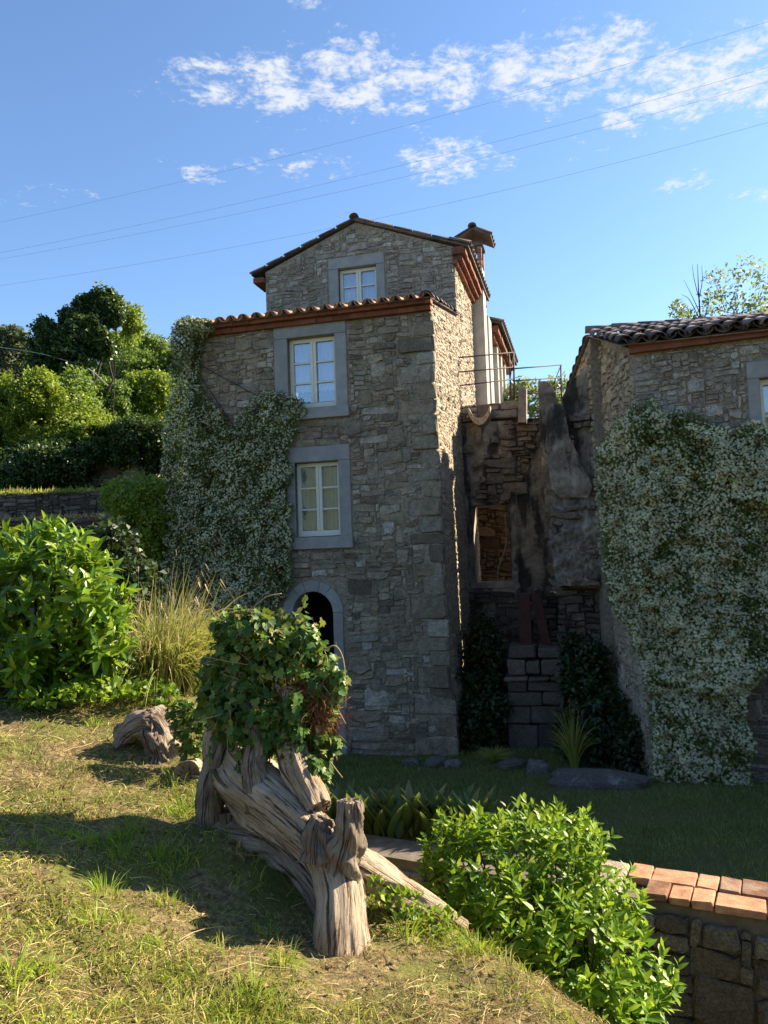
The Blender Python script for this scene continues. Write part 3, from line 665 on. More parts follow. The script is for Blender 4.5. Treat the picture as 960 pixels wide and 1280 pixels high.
for k in range(19):
    u = UL + .02 + k * .236
    for r in range(2):
        lay_tile(tile_new, rf, R1(u + .012 * rng.normal(), -.27 + r * .36 + .012 * rng.normal(), .022 + .015 * r), eu + .03 * rng.normal() * ev, slope, 1.0)
    if k < 18: lay_tile(tile_new, rf, R1(u + .118, -.29, .085), eu, slope, 1.05, flip=True)
for r in range(8): lay_tile(tile_old, rf, R1(.0 + .01 * rng.normal(), -.28 + r * .385, .03), eu, slope + .02 * rng.normal() * eu, 1.0)
# attic roof
aro = MB(); zg = lambda u: 9.90 - .375 * abs(u + 1.99)
def R2(u, t, h=0.0): return A + u * eu + t * ev + np.array([0, 0, zg(u) + h])
for a, b in ((-4.27, -1.99), (-1.99, .30)):
    aro.hexa([R2(a, TA - .07), R2(b, TA - .07), R2(b, 6.2), R2(a, 6.2), R2(a, TA - .07, .03), R2(b, TA - .07, .03), R2(b, 6.2, .03), R2(a, 6.2, .03)])
ar = aro.build('attic_roof', M['tile_old'], house)
for sgn in (-1, 1):                        # tiles along the front verge of the gable, the nearest row only
    for k in range(6):
        u = -1.99 + sgn * (2.30 - k * .385); X_ = np.array([0, 0, 0]) + ev * sgn; Yd = -sgn * eu + np.array([0, 0, .375])
        lay_tile(tile_old, ar, R2(u, TA - .02, .025), np.cross(Yd / np.linalg.norm(Yd), np.array([0, 0, 1.0])) , Yd, .8)
for k in range(9): lay_tile(tile_old, ar, R2(-1.99, TA - .12 + k * .38, .05), eu, ev, .95, name='ridge_tile')
for k in range(15): lay_tile(tile_old, ar, R2(.33, TA - .05 + k * .225, .04), ev, -eu + np.array([0, 0, .375]), .95)
# side cornices of the attic: brick courses with a toothed course between
def SC_(t, z, d): return S(t, z, d)
brick_course(SC_, TA - .12, 6.15, 8.72, 8.80, .08, .26, house); brick_course(SC_, TA - .14, 6.2, 8.90, 8.985, .24, .26, house)
for k in range(26): fbox(SC_, TA - .05 + k * .125, TA + .03 + k * .125, 8.803, 8.897, -.02, .17).build('cornice_tooth', M['terracotta'], house)
brick_course(lambda u, z, d: A + (np.asarray(u)[..., None]) * eu + (TA + np.asarray(d))[..., None] * ev + np.asarray(z)[..., None] * np.array([0, 0, 1.0]), -4.22, -3.985, 8.86, 8.97, .5, .24, house, back=-.10)
brick_course(lambda u, z, d: A + (np.asarray(u)[..., None]) * eu + (TA + np.asarray(d))[..., None] * ev + np.asarray(z)[..., None] * np.array([0, 0, 1.0]), .0, .24, 8.99, 9.06, .5, .24, house, back=-.10)
M['chimney_brick'] = plain_mat('old_chimney_brick', (.30, .16, .11), .9, .35, 14, .6, rnd=.3, stain=(.25, .2, .16))
TC, DC = 5.25, -.06
ch = fbox(S, TC, TC + .50, 5.5, 9.55, DC, DC + .32).build('chimney', M['concrete'], house)
for (t0, d0) in ((TC, DC), (TC, DC + .23), (TC + .40, DC), (TC + .40, DC + .23)):
    for k in range(6): fbox(S, t0, t0 + .10, 9.555 + k * .082, 9.63 + k * .082, d0, d0 + .09, .003).build('chimney_brick', M['chimney_brick'], ch)
fbox(S, TC + .10, TC + .40, 9.5, 9.8, DC + .1, DC + .2).build('flue', M['dark'], ch)
fbox(S, TC - .03, TC + .53, 10.05, 10.12, DC - .03, DC + .35).build('chimney_slab', M['tile_old'], ch)
cr = MB(); zc_ = lambda d: 10.40 - .52 * abs(d - DC - .16)
def R3(d, t, h=0): return pt(S, t, zc_(d) + h, d)
for a, b in ((DC - .24, DC + .16), (DC + .16, DC + .56)): cr.hexa([R3(a, TC - .12), R3(b, TC - .12), R3(b, TC + .66), R3(a, TC + .66), R3(a, TC - .12, .035), R3(b, TC - .12, .035), R3(b, TC + .66, .035), R3(a, TC + .66, .035)])
crf = cr.build('chimney_roof', M['tile_old'], ch)
for sg in (-1, 1):
    for k in range(4): lay_tile(tile_old, ch, R3(DC + .16 + sg * .40, TC - .06 + k * .22, .035), sg * ev, -sg * eu + np.array([0, 0, .52]), .9)
lay_tile(tile_old, ch, R3(DC + .16, TC - .2, .04), eu, ev, .95, name='ridge_tile'); lay_tile(tile_old, ch, R3(DC + .16, TC + .2, .045), eu, ev, .95, name='ridge_tile')
fbox(S, 6.15, 6.75, 5.5, 8.7, .0, .26).build('flue_shaft', M['concrete'], house)
MB().tube([pt(S, 5.95, 5.6, .09), pt(S, 5.95, 8.75, .09)], .055, 10).build('drainpipe', M['concrete'], house, True)
# rear wing behind the chimney, with its own eave
rw = fbox(S, 7.25, 11.5, 5.0, 8.65, -3.0, .12).build('rear_wing', M['concrete'], house)
for t0 in (7.9, 8.9, 9.9): bevelled(fbox(S, t0, t0 + .28, 5.0, 8.42, .12, .26), 'pier', M['concrete'], rw)
brick_course(S, 7.0, 11.3, 8.42, 8.52, .28, .26, house); brick_course(S, 7.0, 11.3, 8.53, 8.70, .40, .26, house)
m_ = MB(); m_.hexa([pt(S, 6.95, 8.70, .5), pt(S, 11.4, 8.70, .5), pt(S, 11.4, 9.6, -2.4), pt(S, 6.95, 9.6, -2.4), pt(S, 6.95, 8.76, .5), pt(S, 11.4, 8.76, .5), pt(S, 11.4, 9.66, -2.4), pt(S, 6.95, 9.66, -2.4)]).build('rear_roof', M['tile_old'], house)
for k in range(18): lay_tile(tile_old, house, pt(S, 7.0 + k * .245, 8.75, .53), ev, -eu + np.array([0, 0, .31]), 1.0)

# ================================================================ the lower house across the alley
gd = np.array([.1, 1.0, 0]) / math.hypot(.1, 1.0)
hb = thing('jasmine_covered_house', 'low stone house with dark old roof tiles, its front hidden by flowering jasmine', 'house', Bc + eu * 1.2)
def FB(u, z, d):
    u, z, d = np.asarray(u, float), np.asarray(z, float), np.asarray(d, float)
    return Bc + u[..., None] * eu - d[..., None] * ev + z[..., None] * np.array([0, 0, 1.0])
gn = np.array([-gd[1], gd[0], 0])
def SB(s, z, d):
    s, z, d = np.asarray(s, float), np.asarray(z, float), np.asarray(d, float)
    return Bc + s[..., None] * gd + d[..., None] * gn + z[..., None] * np.array([0, 0, 1.0])
ZR = lambda s: 5.66 + .37 * np.minimum(s, 2.2) - .14 * np.maximum(s - 2.2, 0)
tilt = lambda u: .07 + .035 * np.clip(u, 0, 3)      # the old eave is not quite level
FBt = lambda u, z, d: FB(u, np.asarray(z, float) + tilt(np.asarray(u, float)) * sstep(3.5, 5.4, np.asarray(z, float)), d)
HB, OB = (1.46, 2.3, 3.75, 5.02), (1.32, 2.45, 3.6, 5.22)
cb = MB(); panel(cb, 0, 11, -.5, 5.6, [HB], FBt, .26, extra_u=(3,), extra_z=(3.5, 4.2, 5.4))
cb.add([pt(SB, 0, -.5, 0), pt(SB, 2.2, -.5, 0), pt(SB, 2.2, 6.42, 0), pt(SB, 0, 5.62, 0)], [(3, 2, 1, 0)])
cb.add([pt(SB, 2.2, -.5, 0), pt(SB, 2.2, -.5, .16), pt(SB, 2.2, 6.42, .16), pt(SB, 2.2, 6.42, 0)], [(3, 2, 1, 0)])
cb.add([pt(SB, 2.2, -.5, .16), pt(SB, 4.6, -.5, .16), pt(SB, 4.6, 6.1, .16), pt(SB, 2.2, 6.42, .16)], [(3, 2, 1, 0)])
cb.add([pt(SB, 4.6, -.5, .16), pt(SB, 4.6, -.5, -11), pt(SB, 4.6, 6.1, -11), pt(SB, 4.6, 6.1, .16)], [(0, 1, 2, 3)])
cb.add([pt(FB, 11, -.5, 0), pt(FB, 11, -.5, -4.4), pt(FB, 11, 6.2, -4.4), pt(FB, 11, 5.6, 0)], [(0, 1, 2, 3)])
cb.build('wall', M['mortar'], hb)
rects, rg = rubble(0.0, 2.3, 3.4, 5.49, (.052, .034), [OB], 1.0, seed=21)
lay_stones(hb, rects, rg, FBt, M['stone_b'], 190, depth=.022, warp=.04, single_ok=lambda r: r[0] < 1.66)
rects, rg = rubble(0.6, 2.3, 0.0, 2.0, (.06, .04), [], 1.1, seed=22)
lay_stones(hb, [r for r in rects if r[0] > .75], rg, FB, M['stone_dark'], 0, depth=.025)
rects, rg = rubble(0.02, 2.2, 0, 6.4, (.055, .042), [], 1.0, seed=23); rects = [r for r in rects if r[3] < 5.55 + .36 * r[0]]
lay_stones(hb, rects, rg, SB, M['stone_side'], 0, depth=.035)
rects, rg = rubble(2.22, 4.5, 3, 6.4, (.055, .042), [], 1.0, seed=24); rects = [r for r in rects if r[3] < 6.38 - .14 * (r[1] - 2.2)]
lay_stones(hb, rects, rg, lambda s, z, d: SB(s, z, np.asarray(d) + .16), M['stone_side'], 0, depth=.035)
wb_ = window(hb, FBt, HB, OB, 3, 4.0, proud=.02)
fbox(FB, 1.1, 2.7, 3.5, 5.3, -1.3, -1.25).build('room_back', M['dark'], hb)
u = -.06
while u < 3.2:
    l = .75 + .3 * rng.random(); fbox(FBt, u, u + l - .006, 5.50, 5.61, -.02, .10 + .004 * rng.normal()).build('cornice_slab', M['fascia'], hb); u += l
fbox(FBt, 3.2, 11, 5.50, 5.61, -.02, .1).build('cornice_slab', M['fascia'], hb)
def RB(u, s, h=0): 
    p = Bc + u * eu + s * gd; p = p.copy(); q = float(np.clip(s / 2.2, 0, 1)); p[2] = ZR(s) + h + float(tilt(u)) * (1 - q) - .03 * float(np.clip(u, 0, 3)) * q; return p
m_ = MB()
for s0, s1 in ((-.16, 2.2), (2.2, 4.75)):
    m_.hexa([RB(-.20, s0, -.015), RB(11, s0, -.015), RB(11, s1, -.015), RB(-.20, s1, -.015), RB(-.20, s0), RB(11, s0), RB(11, s1), RB(-.20, s1)])
rb = m_.build('roof', M['tile_old'], hb); sl_ = gd + np.array([0, 0, .37])
for k in range(13):
    u = -.16 + k * .215
    for r in range(6):
        lay_tile(tile_old, rb, RB(u + .015 * rng.normal(), -.24 + r * .36 + .02 * rng.normal(), .03 + .012 * rng.random()), eu + .04 * rng.normal() * gd, sl_ + .03 * rng.normal() * eu, .92 + .1 * rng.random())
        if r < 2: lay_tile(tile_old, rb, RB(u + .108, -.22 + r * .36, .09), eu, sl_, .98, flip=True)
for k in range(8): lay_tile(tile_old, rb, RB(-.22 + k * .40, 2.2, .055 + .01 * rng.random()), -gd, eu, 1.05, name='ridge_tile')
for k in range(6): lay_tile(tile_old, rb, RB(-.14, 2.45 + k * .40, .04), eu, gd + np.array([0, 0, -.14]), .95)

# ================================================================ ruined wall closing the alley
C0 = A + 2.85 * ev
def X_(u, z, d):
    u, z, d = np.asarray(u, float), np.asarray(z, float), np.asarray(d, float)
    return C0 + u[..., None] * eu - d[..., None] * ev + z[..., None] * np.array([0, 0, 1.0])
def on_x(px, py, d=0.0):
    p = hit(px, py, C0 - d * ev, ev); q = p - C0; return q @ eu, p[2]
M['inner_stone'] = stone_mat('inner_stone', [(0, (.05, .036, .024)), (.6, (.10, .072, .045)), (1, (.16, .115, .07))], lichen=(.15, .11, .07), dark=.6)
M['rubble_pink'] = stone_mat('eroded_stone', [(0, (.20, .15, .11)), (1, (.36, .28, .21))], lichen=(.45, .38, .30), dark=.4)
ruin = thing('ruined_wall', 'stained ruined plaster wall with a small opening, broken piers and a stone spout between the two houses', 'ruin', C0 + eu * 1.0)
def sheet(fm, u0, u1, z0, z1, step, hole=None, amp=.05, seed=0, d0=0.0, top=None, fn=None):
    nu, nz = max(2, int((u1 - u0) / step)), max(2, int((z1 - z0) / step)); us, zs_2 = np.linspace(u0, u1, nu + 1), np.linspace(z0, z1, nz + 1)
    UU, ZZ = np.meshgrid(us, zs_2); d = d0 + amp * vnoise(UU * 1.3, ZZ * 1.1, seed, 4) + amp * .5 * vnoise(UU * 6, ZZ * 6, seed + 3, 3) + amp * .3 * vnoise(UU * 19, ZZ * 19, seed + 6, 2)
    if fn is not None: d = d + fn(UU, ZZ)
    if hole is not None:                       # snap to the hole's edge so that it stays square
        for arr, lo, hi in ((UU, hole[0], hole[1]), (ZZ, hole[2], hole[3])):
            pass
    V = fm(UU, ZZ, d).reshape(-1, 3); i = (np.arange(nz)[:, None] * (nu + 1) + np.arange(nu)[None]); cu = (UU[:-1, :-1] + UU[1:, 1:]) / 2; cz = (ZZ[:-1, :-1] + ZZ[1:, 1:]) / 2
    ok = np.ones(cu.shape, bool)
    if hole is not None: ok &= ~((cu > hole[0]) & (cu < hole[1]) & (cz > hole[2]) & (cz < hole[3]))
    if top is not None: ok &= cz < top(cu)
    i = i[ok]; return V, np.stack([i, i + 1, i + nu + 2, i + nu + 1], -1)
ha, hz0 = on_x(594, 729); hb_, hz1 = on_x(636, 630)
hole = (ha, hb_, hz0, hz1)
zt = on_x(610, 527)[1]; ur = on_x(700, 640)[0]
chan = lambda U, Z: .10 * np.exp(-((U - .42) / .16) ** 2) * sstep(hz1 - .1, hz1 + .4, Z) - .10 * sstep(.95, 1.05, U) * (1 - sstep(1.75, 1.8, U)) + .12 * (1 - sstep(2.38, 2.46, Z))
V, Fc = sheet(X_, -.08, ur, -.1, zt, .026, hole, .06, 2, fn=chan); wl = link('wall', arr_mesh('wall', V, Fc), M['plaster'], ruin)
mb = MB(); a, b, c, d = hole
for P4 in ([(a, c), (a, d)], [(b, c), (b, d)], [(a, c), (b, c)], [(a, d), (b, d)]):
    (u0, z0), (u1, z1) = P4; mb.add([pt(X_, u0, z0, .05), pt(X_, u1, z1, .05), pt(X_, u1, z1, -.55), pt(X_, u0, z0, -.55)], [(0, 1, 2, 3)])
mb.add([pt(X_, a - .05, c - .25, -.55), pt(X_, -.1, c - .25, -.55)], [])
mb.build('opening_reveal', M['plaster_pale'], ruin)
fbox(X_, a - .06, b + .05, c - .09, c + .012, -.6, .12, .006).build('sill', M['plaster_pale'], ruin)
r5, rg = rubble(.0, 1.95, 2.5, zt - .02, (.075, .045), [(hole[0] - .03, hole[1] + .03, hole[2], hole[3])], 1.0, seed=37)
lay_stones(ruin, [r for r in r5 if vnoise(np.array([r[0] * 1.5]), np.array([r[2] * .9]), 5, 2)[0] > .06], rg, lambda u, z, d: X_(u, z, np.asarray(d) + chan(u, z) + .0), M['rubble_pink'], 60, depth=.06, joint=.01, warp=.09)
# back of the wall and the roofless space behind the opening
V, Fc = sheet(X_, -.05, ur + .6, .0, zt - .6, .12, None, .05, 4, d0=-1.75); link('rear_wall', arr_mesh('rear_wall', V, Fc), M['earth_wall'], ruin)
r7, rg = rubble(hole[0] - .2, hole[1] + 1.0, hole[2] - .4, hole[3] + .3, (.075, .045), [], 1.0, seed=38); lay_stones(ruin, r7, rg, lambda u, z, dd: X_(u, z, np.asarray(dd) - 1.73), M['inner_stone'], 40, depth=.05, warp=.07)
mb = MB(); mb.add([pt(X_, -.08, zt, 0), pt(X_, ur, zt, 0), pt(X_, ur, zt, -.55), pt(X_, -.08, zt, -.55)], [(0, 1, 2, 3)])
for (u0, u1, z0, z1) in ((-.08, a, -.1, zt), (b, ur, -.1, zt), (a, b, d, zt), (a, b, -.1, c)): mb.add([pt(X_, u0, z0, -.55), pt(X_, u1, z0, -.55), pt(X_, u1, z1, -.55), pt(X_, u0, z1, -.55)], [(3, 2, 1, 0)])
mb.build('wall_top', M['plaster'], ruin)
MB().tube(spline([pt(X_, b - .08, d - .2, .02), pt(X_, b - .09, (c + d) / 2, -.1), pt(X_, b - .24, c + .3, .0), pt(X_, b - .27, c + .05, .06)], 14), .012, 6).build('hanging_wire', M['twig'], ruin, True)
# parapet of rubble with its spout, piers
pu0, pz0 = on_x(573, 526); pu1, pz1 = on_x(651, 500)
r1, rg = rubble(pu0, pu1, pz0 - .02, pz1, (.075, .05), [on_x(598, 521) and (on_x(598, 521)[0], on_x(610, 521)[0], on_x(604, 526)[1], on_x(604, 503)[1])], 1.0, seed=31)
fbox(X_, pu0, pu1, pz0 - .02, pz1 - .03, -.5, -.0, .004).build('parapet', M['mortar_dark'], ruin)
lay_stones(ruin, r1, rg, lambda u, z, d: X_(u, z, np.asarray(d) + .01), M['stone_b'], 40, depth=.05)
su0, sz0 = on_x(589, 527); su1, sz1 = on_x(615, 511)
sp = MB(); us = np.linspace(su0, su1, 11); prof = [(u, sz0 + (sz1 - sz0) * (abs((u - (su0 + su1) / 2) / ((su1 - su0) / 2)) ** 2.2)) for u in us]
V = []
for dd in (.0, .34):
    V += [pt(X_, u, z, dd) for u, z in prof] + [pt(X_, u, z - .15 + .05 * dd, dd) for u, z in prof]
fs = []; n = 11
for i in range(n - 1): fs += [(i, i + 1, 2 * n + i + 1, 2 * n + i), (n + i + 1, n + i, 3 * n + i, 3 * n + i + 1), (2 * n + i, 2 * n + i + 1, 3 * n + i + 1, 3 * n + i)]
fs += [(0, 2 * n, 3 * n, n), (n - 1, 2 * n - 1, 4 * n - 1, 3 * n - 1)]
sp.add(V, fs).build('spout', M['stone_side'], ruin)
def rough_block(name, rows, Y, depth, mat, amp=.04, n=12, seed=0, parent=ruin):
    """upright block: rows of (py, px left, px right) give its front at distance Y; it reaches `depth` back along the alley"""
    rows = sorted(rows); py = np.array([r[0] for r in rows]); n = n * 3; m = max(6, int((py[-1] - py[0]) / 2.2)); yy = np.linspace(py[0], py[-1], m)
    l, r = np.interp(yy, py, [q[1] for q in rows]), np.interp(yy, py, [q[2] for q in rows]); G_ = []
    for k in range(m):
        Lp, Rp = hit(l[k], yy[k], np.array([0, Y, 0]), ev), hit(r[k], yy[k], np.array([0, Y, 0]), ev)
        front = [Lp + (Rp - Lp) * t for t in np.linspace(0, 1, n)]; G_.append([Lp + ev * depth] + [Lp + ev * depth / 2] + front + [Rp + ev * depth / 2] + [Rp + ev * depth])
    G_ = np.array(G_); N_ = G_.shape[1]; q = amp * vnoise(G_[..., 0] * 2.2 + G_[..., 1], G_[..., 2] * 2.2, seed, 4) + amp * .5 * vnoise(G_[..., 0] * 9 + G_[..., 1] * 7, G_[..., 2] * 9, seed + 2, 3) + amp * .28 * vnoise(G_[..., 0] * 27 + G_[..., 1] * 21, G_[..., 2] * 27, seed + 5, 2) + amp * .35 * np.abs(vnoise(G_[..., 0] * 3 + G_[..., 1] * 3, G_[..., 2] * 7, seed + 7, 3))
    G_ = G_ - q[..., None] * ev - .4 * q[..., None] * eu
    V = G_.reshape(-1, 3); i = (np.arange(m - 1)[:, None] * N_ + np.arange(N_ - 1)[None]).ravel(); mb = MB().add(V, [tuple(x) for x in np.stack([i, i + N_, i + N_ + 1, i + 1], -1)])
    mb.f.append(tuple(range(N_))); return mb.build(name, mat, parent, True)
rough_block('pier', [(483, 648, 657), (528, 648, 658)], 14.9, .35, M['plaster_pale'], .015, 5, 1)
rough_block('pier', [(476, 672, 681), (482, 672, 690), (500, 673, 696), (560, 676, 700), (640, 682, 702)], 14.0, .6, M['plaster'], .05, 10, 2)
rough_block('buttress', [(455, 738, 760), (466, 728, 760), (474, 716, 760), (490, 706, 760), (506, 700, 762), (560, 694, 764), (615, 690, 768), (700, 692, 772), (735, 700, 776)], 13.1, 1.2, M['plaster'], .07, 16, 5)
rough_block('buttress', [(505, 690, 700), (512, 684, 706), (545, 682, 712), (610, 690, 742), (622, 700, 735)], 12.9, .5, M['plaster'], .05, 12, 8)
# eroded rubble below the buttress
bo = hit(690, 728, np.array([0, 12.95, 0]), ev); bw = (hit(752, 660, np.array([0, 12.95, 0]), ev) - bo) @ eu; bh = (hit(700, 612, np.array([0, 12.95, 0]), ev) - bo)[2]
def XR(u, z, d): u, z, d = np.asarray(u, float), np.asarray(z, float), np.asarray(d, float); return bo + u[..., None] * eu - d[..., None] * ev + z[..., None] * np.array([0, 0, 1.0])
rough_block('eroded_masonry', [(600, 692, 752), (625, 690, 756), (660, 690, 756), (690, 692, 758), (712, 694, 758), (732, 702, 760)], 12.98, .5, M['plaster_pale'], .16, 26, 15)
r2, rg = rubble(0, bw, 0, bh, (.075, .045), [], 1.0, seed=33); lay_stones(ruin, [r for r in r2 if rg.random() < .5], rg, XR, M['rubble_pink'], 30, depth=.06, joint=.012, warp=.16)
rough_block('footing', [(728, 700, 776), (860, 712, 800)], 13.35, .8, M['mortar_dark'], .05, 14, 18)
fo = hit(701, 860, np.array([0, 13.35, 0]), ev)
r4, rg = rubble(0, .95, .8, 2.45, (.075, .045), [], 1.0, seed=36); lay_stones(ruin, r4, rg, lambda u, z, d: np.array([fo[0], fo[1], 0]) + np.asarray(u)[..., None] * eu - (np.asarray(d)[..., None] + .07) * ev + np.asarray(z)[..., None] * np.array([0, 0, 1.0]), M['stone_dark'], 30, depth=.05, warp=.06)
# coursed rubble at the foot of the wall
r6, rg = rubble(.0, .60, 0, 1.3, (.075, .045), [], 1.0, seed=39); bt_ = hit(698, 615, np.array([0, 13.0, 0]), ev)
lay_stones(ruin, [r for r in r6 if vnoise(np.array([r[0] * 2.5 + 3]), np.array([r[2] * 1.6]), 15, 2)[0] > .05], rg, lambda u, z, d: bt_ + np.asarray(u, float)[..., None] * eu - np.asarray(d, float)[..., None] * ev + np.asarray(z, float)[..., None] * np.array([0, 0, 1.0]), M['rubble_pink'], 30, depth=.07, joint=.01, warp=.12)
r3, rg = rubble(.0, 2.3, .6, hz0 - .12, (.075, .045), [(on_x(602, 768)[0], on_x(620, 768)[0], on_x(610, 769)[1], on_x(610, 756)[1])], 1.0, seed=34)
lay_stones(ruin, r3, rg, lambda u, z, d: X_(u, z, np.asarray(d) + .14), M['stone_dark'], 90, depth=.05, warp=.05, single_ok=lambda r: r[2] > 1.2)

# stone pedestal in the alley and two rusted plates standing on it
PB = at(671, 915, 12.35); PB[2] = 0
def PD(u, z, d): u, z, d = np.asarray(u, float), np.asarray(z, float), np.asarray(d, float); return PB + u[..., None] * eu - d[..., None] * ev + z[..., None] * np.array([0, 0, 1.0])
ped = thing('stone_pedestal', 'dark pedestal of stacked squared stone blocks standing in the overgrown alley', 'pedestal', PB)
for (x0, x1, z0, z1, e) in [(-.46, .02, .0, .34, .02), (.03, .47, .0, .36, .0), (-.46, -.08, .35, .62, .0), (-.07, .47, .37, .64, .02), (-.44, .1, .63, .84, .0), (.11, .46, .65, .85, .0), (-.44, -.12, .85, 1.03, -.02), (-.11, .46, .86, 1.02, -.01),
        (-.47, -.1, 1.035, 1.10, .05), (-.09, .24, 1.03, 1.10, .05), (.25, .48, 1.03, 1.10, .04), (-.42, -.13, 1.11, 1.36, -.05), (-.12, .1, 1.11, 1.34, -.04), (.11, .44, 1.11, 1.36, -.06), (-.40, .05, 1.37, 1.56, -.10), (.06, .42, 1.37, 1.55, -.10)]:
    bevelled(fbox(PD, x0 + .008, x1, z0 + .006, z1, -.75, e + .1, .012), 'block', M['stone_dark'], ped, .02)
for k, (u0, lean, lab) in enumerate(((-.13, -.0, 'rusty red upright plate, the wider one standing on the dark stone pedestal'), (.20, .16, 'narrower leaning rusty red plate standing on the dark stone pedestal'))):
    w_ = .20 if k == 0 else .15; m = MB()
    P8 = [pt(PD, u0 - w_ / 2, 1.565, -.3), pt(PD, u0 + w_ / 2, 1.565, -.3), pt(PD, u0 + w_ / 2, 1.565, -.36), pt(PD, u0 - w_ / 2, 1.565, -.36)]
    P8 += [p + np.array([0, 0, .82]) - eu * lean * .9 for p in P8]; m.hexa(P8)
    o = bevelled(m, 'rusty_plate', M['rust'], None, .006); tag(o, lab, 'metal plate')

# ================================================================ iron railing on the ruined wall
ra = at(575, 500, 14.9); rail = thing('iron_railing', 'thin rusty iron railing along the terrace edge above the ruined wall', 'railing', ra)
def rod(p, q, r, name): MB().tube([p, q], r, 6).build(name, M['iron'], rail, True)
Yl, Ym, Yr = 14.6, 15.2, 17.0
for (a1, b1) in (((574, 447), (642, 440.5)), ((574, 465), (641, 459)), ((575, 482), (641, 474))): rod(at(*a1, Yl), at(*b1, Ym), .013, 'rail')
for (a1, b1) in (((640, 461), (702, 456)), ((641, 476), (701, 472)), ((658, 492), (701, 489))): rod(at(*a1, Ym), at(*b1, Yr), .014, 'rail')
for (a1, b1, Y) in (((636, 441), (639, 500), Ym), ((642, 440), (643, 500), Ym + .15), ((701, 456), (702, 503), Yr), ((694, 473), (694, 500), Yr)): rod(at(*a1, Y), at(*b1, Y), .018, 'post')
rod(at(701, 457, Yr), at(688, 490, Yr), .011, 'brace'); rod(at(642, 441, Ym), at(638, 472, Ym), .010, 'brace')

# ================================================================ garden wall with a coping of old bricks
M['terrace_stone'] = stone_mat('dry_stone', [(0, (.13, .10, .07)), (.5, (.22, .17, .12)), (1, (.30, .25, .19))], lamt=.3, dark=.5)
gw = thing('garden_wall', 'low rubble garden wall topped with worn terracotta bricks beside the round green bush', 'wall', (1.2, 5.0, 0))
ZW = .92
w0, w1_ = np.array([4.2, 3.48]), np.array([-.1, 5.69]); wdir = (w1_ - w0) / np.linalg.norm(w1_ - w0); wn = np.array([wdir[1], -wdir[0]])     # wn points to the lawn
wn = wn if wn[1] > 0 else -wn; WL = np.linalg.norm(w1_ - w0) + 1.3
def GWm(s, z, d):   # s from the near right end, d outwards to the viewer
    s, z, d = np.asarray(s, float), np.asarray(z, float), np.asarray(d, float); xy = w0 + s[..., None] * wdir - d[..., None] * wn
    return np.concatenate([xy, z[..., None]], -1)
fbox(GWm, 0, WL, -.6, ZW - .02, -.37, -.02).build('core', M['mortar_dark'], gw)
rects, rg = rubble(.6, WL, -.35, ZW - .03, (.07, .05), [], 1.1, seed=41)
lay_stones(gw, rects, rg, GWm, M['terrace_stone'], 130, depth=.022, warp=.06, joint=.004)
sb0 = 1.15
s = .55
def cbrick(s0, s1, d0, d1, h=.032, tl=0):
    o = bevelled(fbox(lambda a_, b_, c_: GWm(a_, b_, c_), s0 + .004, s1 - .004, ZW - .012 + rng.normal() * .003, ZW + h + rng.normal() * .003, d0 + .003 + rng.normal() * .004, d1 - .003 + rng.normal() * .004, .003), 'brick', M['brickm'], gw, .006)
M['brickm'] = plain_mat('worn_brick', (.36, .175, .095), .95, .5, 14, 1.0, rnd=.5, stain=(.30, .22, .16))
for row, pat in ((0, [.13, .27, .13, .13, .27, .13, .14, .26, .13, .13, .28, .13, .13, .14, .27, .13]), (1, [.27, .13, .14, .13, .26, .13, .28, .13, .14, .27, .13, .13, .27, .14, .13])):
    s = .62 if row == 0 else .60
    for L in pat:
        if s + L > 3.2: break
        cbrick(s, s + L, *((-.19, .015) if row == 0 else (-.42, -.195))); s += L
for (s0, s1) in ((3.17, 3.56),):
    bevelled(fbox(GWm, s0, s1, ZW - .012, ZW + .04, -.40, .03, .008), 'coping_stone', M['stone_side'] if s0 < 3.3 else M['stone_dark'], gw, .012)

# ================================================================ loose rocks along the foot of the houses
def rock(px, py, Y, rx, ry, rz, label, rot=0.0, flat=.0, mat='rock', name='rock', z=None, cat='rock', group=None):
    c = at(px, py, Y); c[2] = float(z_ground(c[0], c[1])) + rz * .35 if z is None else z
    import bmesh
    bm = bmesh.new(); bmesh.ops.create_icosphere(bm, subdivisions=3, radius=1.0); sd_ = rng.random() * 50
    for v in bm.verts:
        p = np.array(v.co); q = np.sign(p) * np.abs(p) ** .72; k = 1 + .30 * vnoise(q[0] * 1.9 + sd_, q[1] * 1.5 + q[2] * 1.7, 3, 3)
        v.co = Vector((q[0] * k * rx, q[1] * k * ry, q[2] * k * rz))
    bmesh.ops.rotate(bm, verts=bm.verts, cent=(0, 0, 0), matrix=Matrix.Rotation(rot, 3, 'Z'))
    me = bpy.data.meshes.new(name); bm.to_mesh(me); bm.free(); me.materials.append(M[mat])
    o = bpy.data.objects.new(name, me); COL.objects.link(o); o.location = tuple(c); return tag(o, label, cat, group)
rock(748, 980, 9.6, .58, .24, .13, 'long dark stone slab lying at the edge of the lawn in front of the alley', -.32)
G_ = 'edging stones between lawn and alley'
for q in [(512, 948, 11.4, .15, .10, .08, 'rounded grey edging stone nearest the foot of the tall house corner'), (545, 952, 11.3, .17, .12, .09, 'flat grey edging stone just past the tall house corner'),
          (566, 958, 11.1, .12, .10, .08, 'smallest edging stone beside the low tuft of dry grass'), (640, 964, 10.9, .22, .12, .09, 'long edging stone below the stone pedestal'), (672, 966, 10.6, .16, .12, .11, 'squarish edging stone next to the long dark slab')]:
    rock(*q[:6], q[6], rng.random() - .5, group=G_)

